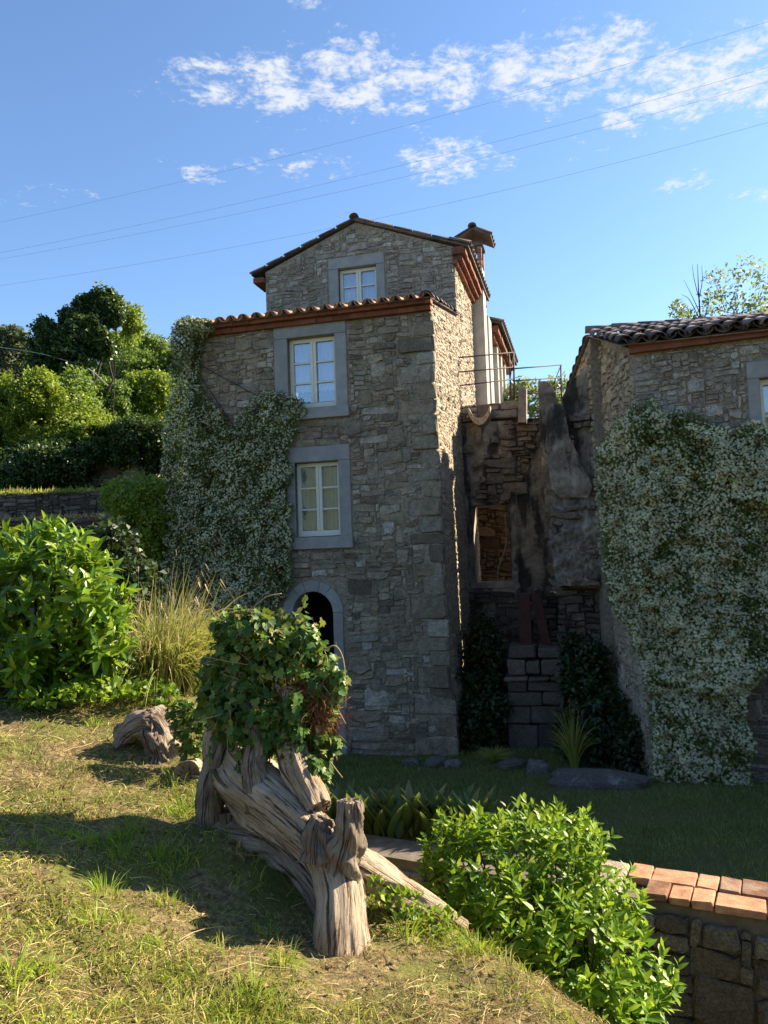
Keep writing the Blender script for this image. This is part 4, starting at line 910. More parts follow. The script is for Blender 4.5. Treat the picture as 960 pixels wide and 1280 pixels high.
# ================================================================ terraces on the left
def terrace_wall(x0, x1, Y, z0, z1, label, seed):
    o = np.array([x0, Y, 0]); t = thing('terrace_wall', label, 'wall', o)
    fm = lambda u, z, d: o + np.asarray(u, float)[..., None] * np.array([1.0, 0, 0]) - np.asarray(d, float)[..., None] * np.array([0, 1.0, 0]) + np.asarray(z, float)[..., None] * np.array([0, 0, 1.0])
    fbox(fm, 0, x1 - x0, z0 - .5, z1 - .03, -.5, 0).build('core', M['mortar_dark'], t)
    r, g_ = rubble(0, x1 - x0, z0, z1 - .02, (.075, .032), [], 1.0, seed=seed); lay_stones(t, r, g_, fm, M['terrace_stone'], 120, depth=.05, warp=.05, single_ok=lambda q: q[3] > z1 - 1.0)
    return t
terrace_wall(-11.5, -4.6, 16.95, 3.8, 4.78, 'upper dry stone terrace wall with a strip of grass along its top', 51)
terrace_wall(-10.5, -3.2, 14.85, 2.6, 4.05, 'lower dry stone terrace wall behind the big laurel bush', 52)
rk = rough_block
rf_ = thing('rocky_outcrop', 'bare pale rock face under the trees above the terrace', 'rock face', at(120, 610, 19.0))
rough_block('rock_mass', [(562, 118, 150), (575, 100, 168), (592, 84, 176), (620, 70, 186)], 19.2, 1.5, M['outcrop'], .35, 18, 12, parent=rf_)

# ================================================================ overhead lines
def line3(name, label, pts, r, mat, group=None, n=40):
    P = spline(pts, n); o = MB().tube(P, r, 5).build(name, mat, None, True); return tag(o, label, 'cable', group)
GL = 'overhead power lines crossing the sky'
def sag(pix, Y0, Y1):
    xs = [p[0] for p in pix]; cf = np.polyfit(xs, [p[1] for p in pix], 2); X = np.linspace(-120, 1080, 9)
    return [at(x, np.polyval(cf, x), Y0 + (Y1 - Y0) * (x / 960)) for x in X]
for pix, lab in ((((0, 278), (480, 164), (960, 27)), 'topmost of the four power lines across the sky'), (((0, 316), (480, 212), (960, 84)), 'second power line from the top, just above its close neighbour'),
                 (((0, 324), (480, 227), (960, 102)), 'third power line from the top, just below its close neighbour'), (((0, 357), (387, 290.6), (960, 153)), 'lowest of the four power lines, passing just above the house roof')):
    line3('power_line', lab, sag(pix, 52, 34), .0065, M['cable'], GL)
line3('phone_cable', 'pale cable sagging through the ivy-clad tree on the hillside', [at(-30, 430, 22), at(40, 440, 22.3), at(80, 450, 22.5), at(112, 462, 22.8), at(135, 482, 23)], .011, M['cable_pale'], n=20)

# ================================================================ the dead stump and its ivy
def gz(x, y): return float(z_ground(np.array([x]), np.array([y]))[0])
def wood_tube(name, path, rad, parent, mat, n=72, k=70, amp=.16, seed=0, twist=1.2, lump=.12):
    lump *= .6
    P = spline(path, k); r = spline(np.c_[np.array(rad), np.zeros((len(rad), 2))], k)[:, 0]; rg = np.random.default_rng(seed)
    def disp(th, s):
        T_, S_ = np.meshgrid(th, s); T2 = T_ + twist * S_; out = np.zeros_like(T_)
        for f in (2, 3, 5, 8, 11, 15, 21, 27):
            ph = rg.random() * 6.3; sl1, sl2 = rg.normal() * 1.2, rg.random() * 6.3; q = .5 * (f + f % 2) * T2 + ph + 1.3 * np.sin(S_ * 5 + sl2) + sl1 * S_ * 2.5 + .5 * vnoise(T_ * 1.1 + f, S_ * 9, f, 2)
            out += amp / f ** .6 * (np.cos(2 * q) if f < 5 else 1.1 - 2 * np.abs(np.cos(q)) ** .55) * (.6 + .4 * np.sin(S_ * (6 + 3 * rg.random()) + sl2))
        out += lump * vnoise(np.cos(T_) * 1.5 + S_ * 7, np.sin(T_) * 1.5 + S_ * 3, seed, 3)
        return out
    V, Fc = tube_arr(P, r, n, disp)
    # closed, slightly sunken ends
    k_ = len(P); uv = np.c_[np.tile(np.arange(n) / n * 1.0, k_), np.repeat(np.linspace(0, 1, k_) * np.linalg.norm(np.diff(P, axis=0), axis=1).sum() * 3, n)]
    me = arr_mesh(name, V, Fc, uv=uv)
    o = link(name, me, mat, parent); 
    for e in (0, k_ - 1):
        ring = V[e * n:(e + 1) * n]; c = ring.mean(0); c2 = c + (P[1] - P[0] if e == 0 else P[-2] - P[-1]) * 1.2
        lv = [1.0, .8, .55, .3]; V2 = np.vstack([c + (ring - c) * q + (c2 - c) * (1 - q) + (rg.normal(size=(n, 3)) * .006 if q < 1 else 0) for q in lv] + [c2[None]]); f2 = []
        i = np.arange(n); i2 = (i + 1) % n; 
        mb = MB().add(V2, [(int(a), int(b), int(c_), int(d)) for l in range(3) for a, b, c_, d in zip(l * n + i, l * n + i2, (l + 1) * n + i2, (l + 1) * n + i)] + [(int(3 * n + a), int(3 * n + b), 4 * n) for a, b in zip(i, i2)])
        mb.build('broken_end', M['wood_grey'], o, True)
    return o
stump = thing('tree_stump', 'big weathered hollow tree stump on the bank, bare below and smothered in ivy above', 'stump', at(425, 1180, 3.25))
pp = lambda *L: [at(*q) for q in L]
kx = 1 / FPX
wood_tube('trunk', pp((424, 1205, 3.18), (425, 1165, 3.20), (424, 1115, 3.27), (410, 1072, 3.38), (378, 1036, 3.52), (338, 1003, 3.68), (300, 968, 3.86), (286, 925, 3.98), (300, 880, 4.0), (325, 840, 4.0)),
          [40 * 3.2 * kx, 35 * 3.2 * kx, 32 * 3.2 * kx, 31 * 3.3 * kx, 34 * 3.5 * kx, 38 * 3.7 * kx, 37 * 3.8 * kx, 30 * 4 * kx, 26 * 4 * kx, 22 * 4 * kx], stump, M['wood'], 120, 170, .12, 3, 1.2, .13)
wood_tube('trunk', pp((262, 1040, 3.95), (300, 1042, 3.84), (340, 1052, 3.70), (376, 1082, 3.52), (408, 1130, 3.36), (420, 1180, 3.26)), [34 * 3.9 * kx, 34 * 3.8 * kx, 26 * 3.7 * kx, 20 * 3.5 * kx, 17 * 3.4 * kx, 18 * 3.3 * kx], stump, M['wood_grey'], 90, 110, .16, 41, 2.0, .25)
wood_tube('trunk_strand', pp((262, 1045, 3.85), (262, 1000, 3.82), (272, 950, 3.85), (290, 905, 3.92), (296, 860, 3.98)), [15 * 3.8 * kx, 19 * 3.8 * kx, 17 * 3.8 * kx, 13 * 3.8 * kx, 10 * 3.8 * kx], stump, M['wood_grey'], 64, 80, .2, 5, 3.0, .2)
wood_tube('trunk_strand', pp((400, 1010, 3.5), (372, 960, 3.62), (362, 915, 3.72), (366, 860, 3.8)), [18 * 3.5 * kx, 20 * 3.6 * kx, 18 * 3.7 * kx, 13 * 3.8 * kx], stump, M['wood'], 64, 80, .2, 6, -2.0, .2)
wood_tube('trunk_strand', pp((330, 1010, 3.62), (318, 965, 3.66), (322, 920, 3.72), (312, 880, 3.8)), [20 * 3.6 * kx, 17 * 3.6 * kx, 15 * 3.7 * kx, 10 * 3.8 * kx], stump, M['wood_grey'], 64, 80, .22, 8, 4.0, .25)
wood_tube('branch_stub', pp((424, 1105, 3.29), (430, 1070, 3.28), (437, 1035, 3.27), (437, 1001, 3.28)), [26 * 3.2 * kx, 24 * 3.2 * kx, 20 * 3.2 * kx, 16 * 3.2 * kx], stump, M['wood_grey'], 72, 70, .22, 9, .6, .28)
wood_tube('branch_stub', pp((400, 1075, 3.3), (398, 1040, 3.32), (404, 1022, 3.34)), [26 * 3.3 * kx, 20 * 3.3 * kx, 14 * 3.3 * kx], stump, M['wood_grey'], 64, 50, .22, 19, .6, .3)
wood_tube('root', pp((425, 1068, 3.35), (462, 1090, 3.42), (505, 1118, 3.5), (548, 1142, 3.58), (580, 1160, 3.62)), [24 * 3.4 * kx, 22 * 3.4 * kx, 19 * 3.5 * kx, 15 * 3.5 * kx, 10 * 3.5 * kx], stump, M['wood'], 72, 90, .12, 10, .9, .14)
for k, L in enumerate([[(265, 1010, 3.85), (250, 1040, 3.86), (240, 1075, 3.9)], [(285, 1015, 3.8), (290, 1050, 3.78), (300, 1085, 3.8)], [(310, 1025, 3.75), (318, 1055, 3.72), (316, 1085, 3.74)]]):
    wood_tube('root', pp(*L), [13 * 3.8 * kx, 9 * 3.8 * kx, 6 * 3.8 * kx], stump, M['wood_grey'], 28, 40, .2, 20 + k, 1, .2)
# hanging rootlets under the hollow trunk and the brown fibre mass below the ivy
N = 240; base = np.array([at(300 + 95 * a, 1005 + 60 * a + 14 * b, 3.7 - .25 * a) for a, b in rng.random((N, 2))]); ln = .03 + .09 * rng.random(N)
tt = np.linspace(0, 1, 5); paths = base[:, None] + tt[None, :, None] * (np.array([0, 0, -1.0]) * ln[:, None])[:, None] + (rng.normal(size=(N, 1, 3)) * .02 * tt[None, :, None] ** 2)
link('rootlets', ribbons('rootlets', paths, .003), M['twig'], stump, 'stuff')
def fibre_mass(px, py, Y, rx, ry, n, L=.12):
    c = at(px, py, Y); k = Y * kx; b = c + rand_dirs(n) * np.array([rx * k, rx * k * .7, ry * k]) * rng.random((n, 1)) ** .4; d = rand_dirs(n) * .6 + np.array([.1, -.2, -.7]); t = np.linspace(0, 1, 6)
    return b[:, None] + t[None, :, None] * norm(d)[:, None] * (L * (.5 + rng.random(n)))[:, None, None] + rng.normal(size=(n, 1, 3)) * .05 * np.sin(t * 3)[None, :, None]
link('root_fibres', ribbons('root_fibres', np.concatenate([fibre_mass(398, 885, 3.74, 16, 26, 420, .09), fibre_mass(372, 862, 3.78, 30, 8, 200, .08), fibre_mass(300, 890, 3.9, 36, 30, 200)]), .0032), M['rootlet'], stump, 'stuff')
# ivy
ivy = thing('ivy_clump', 'thick clump of ivy growing over the top of the dead stump', 'ivy', at(335, 860, 3.9))
bl = [blob(335, 812, 3.92, 66, 42, .8), blob(392, 842, 3.86, 32, 50, .8), blob(292, 845, 3.98, 40, 46, .8), blob(345, 779, 3.95, 48, 16, .7), blob(308, 790, 3.96, 40, 24, .7), blob(318, 882, 3.80, 50, 34, .5), blob(340, 912, 3.70, 26, 30, .4), blob(366, 935, 3.62, 14, 26, .4), blob(318, 925, 3.70, 20, 20, .4), blob(285, 888, 3.84, 24, 30, .5), blob(398, 938, 3.70, 18, 36, .5), blob(368, 890, 3.66, 12, 28, .5), blob(388, 965, 3.62, 22, 26, .5), blob(420, 860, 3.74, 10, 26, .6), blob(268, 862, 4.0, 22, 30, .6)]
P, O = clumps(boughs(bl, 9), 5600, .7, .4); P2, O2 = clumps(bl, 2600, .4, .5); P, O = np.vstack([P, P2]), np.vstack([O, O2]); D = norm(O * .35 + rand_dirs(len(P)) * .55 + np.array([0, -.1, -.55])); Nn = norm(O * .9 + rand_dirs(len(P)) * .45 + np.array([.1, -.15, .55]))
leaf_parts(ivy, 'leaf', ivyleaf(), P, D, Nn, .022 + .040 * rng.random(len(P)) ** 1.6, M['ivy'], 290)
mb = MB(); LP, LD = [], []
for L, r in (([(405, 812, 3.8), (420, 808, 3.78), (430, 830, 3.76), (432, 885, 3.76)], .004), ([(398, 850, 3.75), (412, 868, 3.72), (432, 905, 3.72)], .0035), ([(300, 775, 3.9), (330, 748, 3.9), (352, 742, 3.9)], .003), ([(395, 925, 3.7), (415, 955, 3.68), (428, 972, 3.68)], .003)): mb.tube(spline(pp(*L), 14), r, 5)
for _ in range(30):
    a = np.array(at(270 + 140 * rng.random(), 800 + 110 * rng.random(), 3.8)); mb.tube(spline([a, a + rng.normal(size=3) * .05, a + rng.normal(size=3) * .09 + [0, 0, -.08]], 8), .002, 4)
for _ in range(16):                                  # trailing shoots over the bare wood
    a = np.array(at(268 + 150 * rng.random(), 850 + 60 * rng.random(), 3.70 + .1 * rng.random())); q = spline([a, a + [.03 * rng.normal(), -.03, -.10], a + [.06 * rng.normal(), -.04, -.20 - .16 * rng.random()]], 12); mb.tube(q, .0018, 4)
    Dl = norm(rand_dirs(12) * .8 + [0, -.2, -.5]); LP.append(q); LD.append(Dl)
for _ in range(12):                                  # and sprigs standing up out of the crown
    a = np.array(at(290 + 85 * rng.random(), 785 + 20 * rng.random(), 3.9)); q = spline([a, a + [.03 * rng.normal(), 0, .06], a + [.07 * rng.normal(), .03 * rng.normal(), .09 + .06 * rng.random()]], 9); mb.tube(q, .0018, 4)
    LP.append(q); LD.append(norm(rand_dirs(9) + [0, 0, .2]))
LP, LD = np.vstack(LP), np.vstack(LD); link('trailing_leaves', scatter_mesh('trailing_leaves', ivyleaf(), LP, LD, norm(rand_dirs(len(LP)) * .6 + [.2, -.6, .5]), .02 + .028 * rng.random(len(LP))), M['ivy'], ivy, 'stuff')
mb.build('stem', M['twig'], ivy, True)
def ivy_patch(label, blobs, n, mat='ivy', leaf=.03, name='ivy_patch', cat='ivy', tmpl=None, droop=-.3, loc=None):
    r = thing(name, label, cat, blobs[0][0] if loc is None else loc); P, O = clumps(blobs, n, .5); D = norm(O * .5 + rand_dirs(len(P)) * .6 + np.array([0, 0, droop])); Nn = norm(O * .8 + rand_dirs(len(P)) * .5 + np.array([.1, -.1, .6]))
    link('foliage', scatter_mesh('foliage', tmpl or ivyleaf(), P, D, Nn, leaf * (.6 + .8 * rng.random(len(P)))), M[mat], r, 'stuff'); return r
ivy_patch('low patch of pale ivy between the small broken stump and the big stump', [blob(238, 915, 4.55, 22, 34, .5), blob(228, 890, 4.6, 20, 16, .5)], 420, leaf=.036)
# small broken stump and the sawn log beside it
s2 = thing('small_stump', 'small broken grey stump sticking out of the dry grass', 'stump', at(195, 968, 4.75))
wood_tube('trunk', pp((212, 985, 4.7), (206, 950, 4.72), (198, 915, 4.76), (186, 892, 4.8)), [20 * 4.7 * kx, 24 * 4.7 * kx, 26 * 4.7 * kx, 20 * 4.7 * kx], s2, M['wood_grey'], 64, 60, .26, 31, 1.2, .35)
wood_tube('root', pp((196, 905, 4.74), (176, 905, 4.74), (158, 918, 4.74), (146, 935, 4.72)), [20 * 4.7 * kx, 18 * 4.7 * kx, 14 * 4.7 * kx, 7 * 4.7 * kx], s2, M['wood_grey'], 48, 40, .24, 32, 1.2, .35)
lg = thing('log', 'short sawn log end lying between the two stumps', 'log', at(236, 968, 4.45)); wood_tube('trunk', pp((244, 962, 4.75), (237, 966, 4.55), (233, 969, 4.38)), [17 * 4.4 * kx] * 3, lg, M['wood'], 48, 20, .06, 33, .3, .06)

# ================================================================ leafy bushes built from shoots
def shoots(blobs, n, L, nl, leaf, up=.5, fill=.3, a0=78, a1=28, jit=.35):
    P, O = clumps(blobs, n, fill); m = len(P); ax = norm(O * .75 + np.array([0, 0, up]) + rand_dirs(m) * jit); LL = L * (.6 + .8 * rng.random(m))
    ref = norm(np.cross(ax, rand_dirs(m))); b2 = np.cross(ax, ref); aP, aD, aN, aS = [], [], [], []
    for k in range(nl):
        t = k / (nl - 1); az = 2.4 * k + rng.random(m) * .7; rad = np.cos(az)[:, None] * ref + np.sin(az)[:, None] * b2
        al = np.radians(a0 + (a1 - a0) * t + rng.normal(size=m) * 9)[:, None]; D = ax * np.cos(al) + rad * np.sin(al) + np.array([0, 0, -.12]) * (1 - t)
        aP.append(P + ax * ((t - 1) * LL)[:, None]); aD.append(D); aN.append(ax * np.sin(al) - rad * np.cos(al) + rand_dirs(m) * .25); aS.append(leaf * (.65 + .45 * rng.random(m)) * (1 - .38 * t ** 3))
    return np.vstack(aP), np.vstack(aD), np.vstack(aN), np.concatenate(aS), P, ax, LL
def bush(name, label, blobs, n, L, nl, leaf, mat, base, tmpl, n_single, cat='bush', up=.5, fill=.3, stem_r=.006, nst=40):
    r = thing(name, label, cat, base); P, D, Nn, Sz, tp, ax, LL = shoots(blobs, n, L, nl, leaf, up, fill); leaf_parts(r, 'leaf', tmpl, P, D, Nn, Sz, mat, n_single)
    mb = MB(); base = np.array(base)
    for i in rng.choice(len(tp), min(nst, len(tp)), replace=False):
        a = tp[i] - ax[i] * LL[i]; mb.tube(spline([base + rng.normal(size=3) * [.12, .12, 0], base * .5 + a * .5 + rng.normal(size=3) * .05, a, tp[i]], 8), np.linspace(stem_r * 2, stem_r * .4, 8), 5)
    mb.build('stem', M['bark'], r, True); return r
gp = lambda px, Y, dz=0.0: np.array([at(px, 700, Y)[0], Y, gz(at(px, 700, Y)[0], Y) + dz])
bush('laurel_bush', 'big glossy laurel bush with long bright green leaves at the top of the grassy bank', [blob(58, 768, 5.5, 84, 92), blob(112, 750, 5.4, 48, 76), blob(18, 722, 5.6, 58, 72), blob(62, 692, 5.6, 56, 44), blob(118, 815, 5.3, 40, 42), blob(-62, 765, 5.6, 80, 98), blob(30, 828, 5.25, 60, 34)],
     470, .17, 10, .165, M['laurel'], gp(60, 5.5), lance(4, .31, .25, .22), 280, up=.45)
bush('bay_bush', 'rounded light green bay bush with upright shoots beside the brick-topped wall', [blob(588, 1085, 4.15, 62, 70), blob(672, 1082, 4.25, 84, 74), blob(735, 1135, 4.1, 66, 68), blob(790, 1210, 3.95, 54, 62), blob(720, 1200, 3.85, 70, 90), blob(640, 1140, 3.95, 70, 60), blob(560, 1052, 4.2, 34, 36), blob(770, 1270, 3.8, 60, 50), blob(700, 1040, 4.4, 60, 30)],
     900, .14, 9, .088, M['bay'], np.array([.85, 4.05, .05]), lance(3, .41, .3, .15), 280, up=1.3, fill=.25, stem_r=.004, nst=70)
# fountain grass
fg = thing('fountain_grass', 'clump of yellow-green arching ornamental grass with drooping seed heads beside the laurel', 'grass clump', gp(205, 6.0))
def tuft(base, n, h, spread, seg=7, droop=.6, lean=(0, 0, 0), br=.12):
    a = rng.random(n) * 2 * PI; q = rng.random(n) ** .7; r = np.stack([np.cos(a), np.sin(a), 0 * a], -1); H = h * (.55 + .55 * rng.random(n)); t = np.linspace(0, 1, seg)
    b = np.array(base) + r * (br * spread * rng.random(n))[:, None]
    return b[:, None] + t[None, :, None] * np.array([0, 0, 1.0]) * H[:, None, None] * (1 - droop * q[:, None, None] * (t ** 2.2)[None, :, None]) + r[:, None] * (spread * q)[:, None, None] * (t ** 1.6)[None, :, None] + np.array(lean) * (t ** 1.5)[None, :, None]
fp = tuft(gp(205, 6.0, -.02), 1500, .90, .60, 9, .82, (.12, 0, 0), .5); fp = fp + rng.normal(size=(len(fp), 1, 3)) * .10 * (np.linspace(0, 1, 9) ** 2)[None, :, None]; link('blades', ribbons('blades', fp, .011), M['fountain'], fg, 'stuff')
sp_ = tuft(gp(205, 6.0), 170, 1.08, .62, 9, .55, (.12, 0, 0), .4); link('seed_stalks', ribbons('seed_stalks', sp_, .005), M['seed'], fg, 'stuff')
tipb = sp_[:, -1]; tip2 = tipb[:, None] + np.linspace(0, 1, 5)[None, :, None] * (np.array([0, 0, -.10]) + .05 * norm(sp_[:, -1] - sp_[:, -2]))[:, None]; link('seed_heads', ribbons('seed_heads', tip2, .009), M['seed'], fg, 'stuff')
# row of broad strappy leaves along the wall top
for k, (px, Y) in enumerate([(428, 6.25), (447, 6.3), (468, 6.2), (489, 6.25), (510, 6.15), (532, 6.1), (556, 6.1), (578, 6.05), (414, 6.4)]):
    b = gp(px, Y, .0); b[2] = gz(b[0], b[1]) - .01; n = 16; a = rng.random(n) * 2 * PI; D = np.stack([.45 * np.cos(a), .45 * np.sin(a), 1.5 + .5 * rng.random(n)], -1); r = thing('strappy_plant', 'broad strap-leaved plant in the row along the top of the garden wall', 'plant', b, 'strap-leaved plants along the wall top')
    Nn = np.stack([-np.cos(a), -np.sin(a), .5 + 0 * a], -1); P = b + D * .01 + rng.normal(size=(n, 3)) * [.05, .05, 0]
    leaf_parts(r, 'leaf', lance(6, .27, .5, .22), P, D, Nn, .26 + .16 * rng.random(n), M['lily'], n)

# ================================================================ flowering jasmine on the two houses
def inside(poly, x, y):
    poly = np.array(poly); c = np.zeros(len(x), bool); j = len(poly) - 1
    for i in range(len(poly)):
        xi, yi, xj, yj = *poly[i], *poly[j]; c ^= ((yi > y) != (yj > y)) & (x < (xj - xi) * (y - yi) / (yj - yi + 1e-9) + xi); j = i
    return c
def jasmine(label, fm, O, poly, n, nf, thick, leaf, fl, base, seed, extra=()):
    uv = []
    for q in poly: p = hit(q[0], q[1], O - thick * .6 * ev, ev); uv.append(((p - O) @ eu, p[2]))
    uv = np.array(uv); lo, hi = uv.min(0), uv.max(0); r = thing('jasmine', label, 'climber', base)
    def pts(m):
        q = lo + (hi - lo) * rng.random((m * 3, 2)); qn = q + .14 * np.stack([vnoise(q[:, 0] * 3, q[:, 1] * 3, seed, 3), vnoise(q[:, 0] * 3, q[:, 1] * 3, seed + 9, 3)], -1); return q[inside(uv, qn[:, 0], qn[:, 1])][:m]
    def relief(q): return thick * (.55 + .55 * vnoise(q[:, 0] * 2.1, q[:, 1] * 2.1, seed + 2, 2) + .5 * vnoise(q[:, 0] * 6.5, q[:, 1] * 7.5, seed + 4, 2))
    q = pts(n); m = len(q); d = np.maximum(.02, relief(q)) * (1 - .6 * rng.random(m) ** 2); P = fm(q[:, 0], q[:, 1], d); 
    D = norm(rand_dirs(m) * .8 + np.array([0, 0, -.35]) - ev * .35); Nn = norm(-ev * .8 + rand_dirs(m) * .6 + np.array([0, 0, .7]))
    link('foliage', scatter_mesh('foliage', quadleaf(.46, .25), P, D, Nn, leaf * (.6 + .7 * rng.random(m))), M['jasmine'], r, 'stuff')
    q = pts(nf * 2); k = vnoise(q[:, 0] * 4.3, q[:, 1] * 4.3, seed + 6, 3) + .9 * rng.random(len(q)) > .28; q = q[k][:nf]; m = len(q); d = np.maximum(.03, relief(q)) + .02 + .03 * rng.random(m); P = fm(q[:, 0], q[:, 1], d)
    Nn = norm(-ev * .9 + rand_dirs(m) * .7 + np.array([0, 0, .5])); D = norm(np.cross(Nn, rand_dirs(m))); link('blossom', scatter_mesh('blossom', star5(), P, D, Nn, fl * (.7 + .6 * rng.random(m))), M['flower'], r, 'stuff')
    for bl_, nl_, nf_ in extra:                       # a tuft spilling over the roof edge
        P, O_ = clumps(bl_, nl_, .6, .4); m = len(P); link('foliage', scatter_mesh('foliage', quadleaf(.46, .25), P, norm(O_ + rand_dirs(m) * .7), norm(O_ + rand_dirs(m) * .5 + [0, 0, .4]), leaf * (.6 + .7 * rng.random(m))), M['jasmine'], r, 'stuff')
        P, O_ = clumps(bl_, nf_, .2, .5); m = len(P); Nn = norm(O_ + rand_dirs(m) * .6); link('blossom', scatter_mesh('blossom', star5(), P + O_ * .03, norm(np.cross(Nn, rand_dirs(m))), Nn, fl * 1.1 * (.7 + .6 * rng.random(m))), M['flower'], r, 'stuff')
    mb = MB()
    for _ in range(26):
        a = pts(1); b_ = pts(1)
        if len(a) and len(b_): mb.tube(spline([fm(a[:, 0], a[:, 1], np.array([.03]))[0], fm((a + b_)[:, 0] / 2, (a + b_)[:, 1] / 2, np.array([.06]))[0], fm(b_[:, 0], b_[:, 1], np.array([.03]))[0]], 8), .008, 5)
    mb.build('stem', M['bark'], r, True)
jasmine('white-flowered jasmine climbing the left part of the tall house up to its roof', F, A, [(220, 402), (262, 398), (258, 420), (250, 440), (246, 470), (258, 505), (290, 535), (306, 520), (312, 500), (338, 490), (374, 498), (383, 512), (372, 528), (366, 545), (361, 575), (370, 592), (362, 612), (372, 632), (362, 655), (358, 690), (364, 726), (352, 760), (330, 790), (280, 790), (215, 770), (204, 700), (207, 640), (203, 590), (212, 500), (220, 440)],
        38000, 9000, .24, .058, .038, A - eu * 3.6, 61, [([blob(236, 412, 12.75, 17, 13, 1.2), blob(228, 432, 12.7, 12, 20, 1.0), blob(252, 408, 12.65, 14, 8, 1.0)], 2600, 1300)])
jasmine('white-flowered jasmine covering almost the whole front of the low house', FB, Bc, [(770, 522), (790, 506), (815, 500), (850, 512), (880, 520), (905, 532), (960, 528), (1040, 530), (1040, 760), (962, 830), (935, 872), (930, 900), (944, 940), (934, 975), (960, 1000), (935, 1010), (890, 985), (830, 1000), (812, 985), (822, 940), (812, 880), (806, 820), (792, 800), (782, 770), (762, 740), (752, 680), (750, 620), (746, 575), (756, 545)],
        48000, 18000, .32, .055, .038, Bc + eu * .8, 71)

# ================================================================ trees and shrubs on the hillside
TG = 'trees on the wooded hillside'
gb = lambda px, Y: gp(px, Y)
tree('ivy_clad_tree', 'tall dark tree wrapped in ivy standing out against the sky', 'tree', gb(85, 23), [blob(56, 428, 23, 15, 30), blob(60, 476, 23, 20, 44), blob(92, 402, 23.3, 15, 18), blob(112, 384, 23.3, 18, 14), blob(130, 376, 23.4, 15, 14), blob(142, 394, 23.4, 12, 14), blob(108, 418, 23.1, 24, 22), blob(128, 428, 23.2, 14, 20), blob(84, 440, 22.9, 18, 26), blob(98, 458, 22.9, 14, 22), blob(76, 425, 22.9, 12, 16)], 52000, M['tree_dark'], .095, None, .25, .8, .35)
tree('ivy_clad_snag', 'ivy-draped broken trunk below the tall dark tree', 'tree', gb(100, 21.8), [blob(92, 505, 21.8, 22, 45, .8), blob(112, 535, 21.8, 20, 40, .8), blob(80, 530, 21.6, 18, 30, .8)], 8000, M['tree_mid'], .10, None, .08, .7, .3)
tree('locust_tree', 'feathery light green tree leaning out right of the ivy-clad tree', 'tree', gb(140, 24), [blob(150, 392, 24, 26, 12, .8), blob(165, 405, 24, 18, 10, .8), blob(150, 420, 24.2, 22, 14, .8), blob(128, 352, 23.8, 10, 5, .7), blob(140, 380, 24, 12, 10)], 3600, M['tree_bright'], .12, None, .05, .45, .05)
for k, (bl, mt, Y, lab) in enumerate([([(150, 445, 26, 26), (138, 470, 22, 25)], 'tree_mid', 33, 'round green tree right behind the ivy-clad tree'), ([(186, 446, 28, 26), (205, 465, 22, 24)], 'tree_mid', 36, 'round olive-green treetop on the skyline beside the tall house'),
        ([(186, 492, 32, 26), (170, 515, 28, 22)], 'tree_bright', 28, 'sunlit yellow-green tree on the slope beside the tall house'), ([(140, 505, 26, 30), (130, 535, 30, 28), (108, 500, 30, 34)], 'tree_mid', 27, 'shadowed tree with pale bare branches on the slope'),
        ([(212, 500, 22, 30), (222, 460, 20, 26), (170, 470, 40, 30), (190, 530, 40, 30)], 'tree_mid', 31, 'tree half hidden by the jasmine corner of the tall house'), ([(12, 440, 26, 28), (34, 462, 18, 30), (8, 480, 25, 25)], 'tree_grey', 27, 'grey-green thin tree at the edge of the wood'),
        ([(20, 505, 46, 34), (70, 530, 52, 36), (112, 545, 28, 20), (-25, 520, 50, 40), (45, 482, 30, 18)], 'tree_bright', 20.6, 'broad sunlit yellow-green thicket above the terrace'),
        ([(40, 583, 70, 30), (-30, 590, 60, 34), (95, 568, 36, 24), (140, 548, 30, 16)], 'tree_dark', 20.2, 'undergrowth with shade put into its dark leaves, below the sunlit thicket'), ([(176, 548, 38, 26), (200, 565, 30, 28), (150, 562, 22, 20)], 'tree_dark', 20.6, 'shrub with shade put into its dark leaves, above the pale rock face')]):  # these two: overhang shade painted as dark leaf colour
    tree('hillside_tree', lab, 'tree', gb(bl[0][0], Y), [blob(a, b, Y + .4 * (i % 2), c, d) for i, (a, b, c, d) in enumerate(bl)], int(7500 * len(bl) * (1.5 if Y < 22 else 1)), M[mt], .085 * Y / 22, TG, .05, .65, .35)
tree('terrace_shrub', 'dense shrub with sunlit yellow top hanging over the terrace wall beside the tall house', 'shrub', at(175, 690, 13.4), [blob(172, 626, 13.4, 36, 36), blob(196, 640, 13.2, 24, 40), blob(150, 620, 13.6, 24, 20), blob(190, 680, 13.2, 22, 26), blob(160, 670, 13.3, 24, 24)], 13000, M['tree_bright'], .055, None, .05, .7, .5)
tree('garden_shrub', 'dark low shrub in the shade behind the laurel bush', 'shrub', at(160, 740, 9.0), [blob(140, 690, 9.2, 30, 40), blob(165, 740, 8.8, 26, 40), blob(205, 790, 7.6, 30, 40)], 3000, M['shade_leaf'], .08, None, .03, .7, .4)
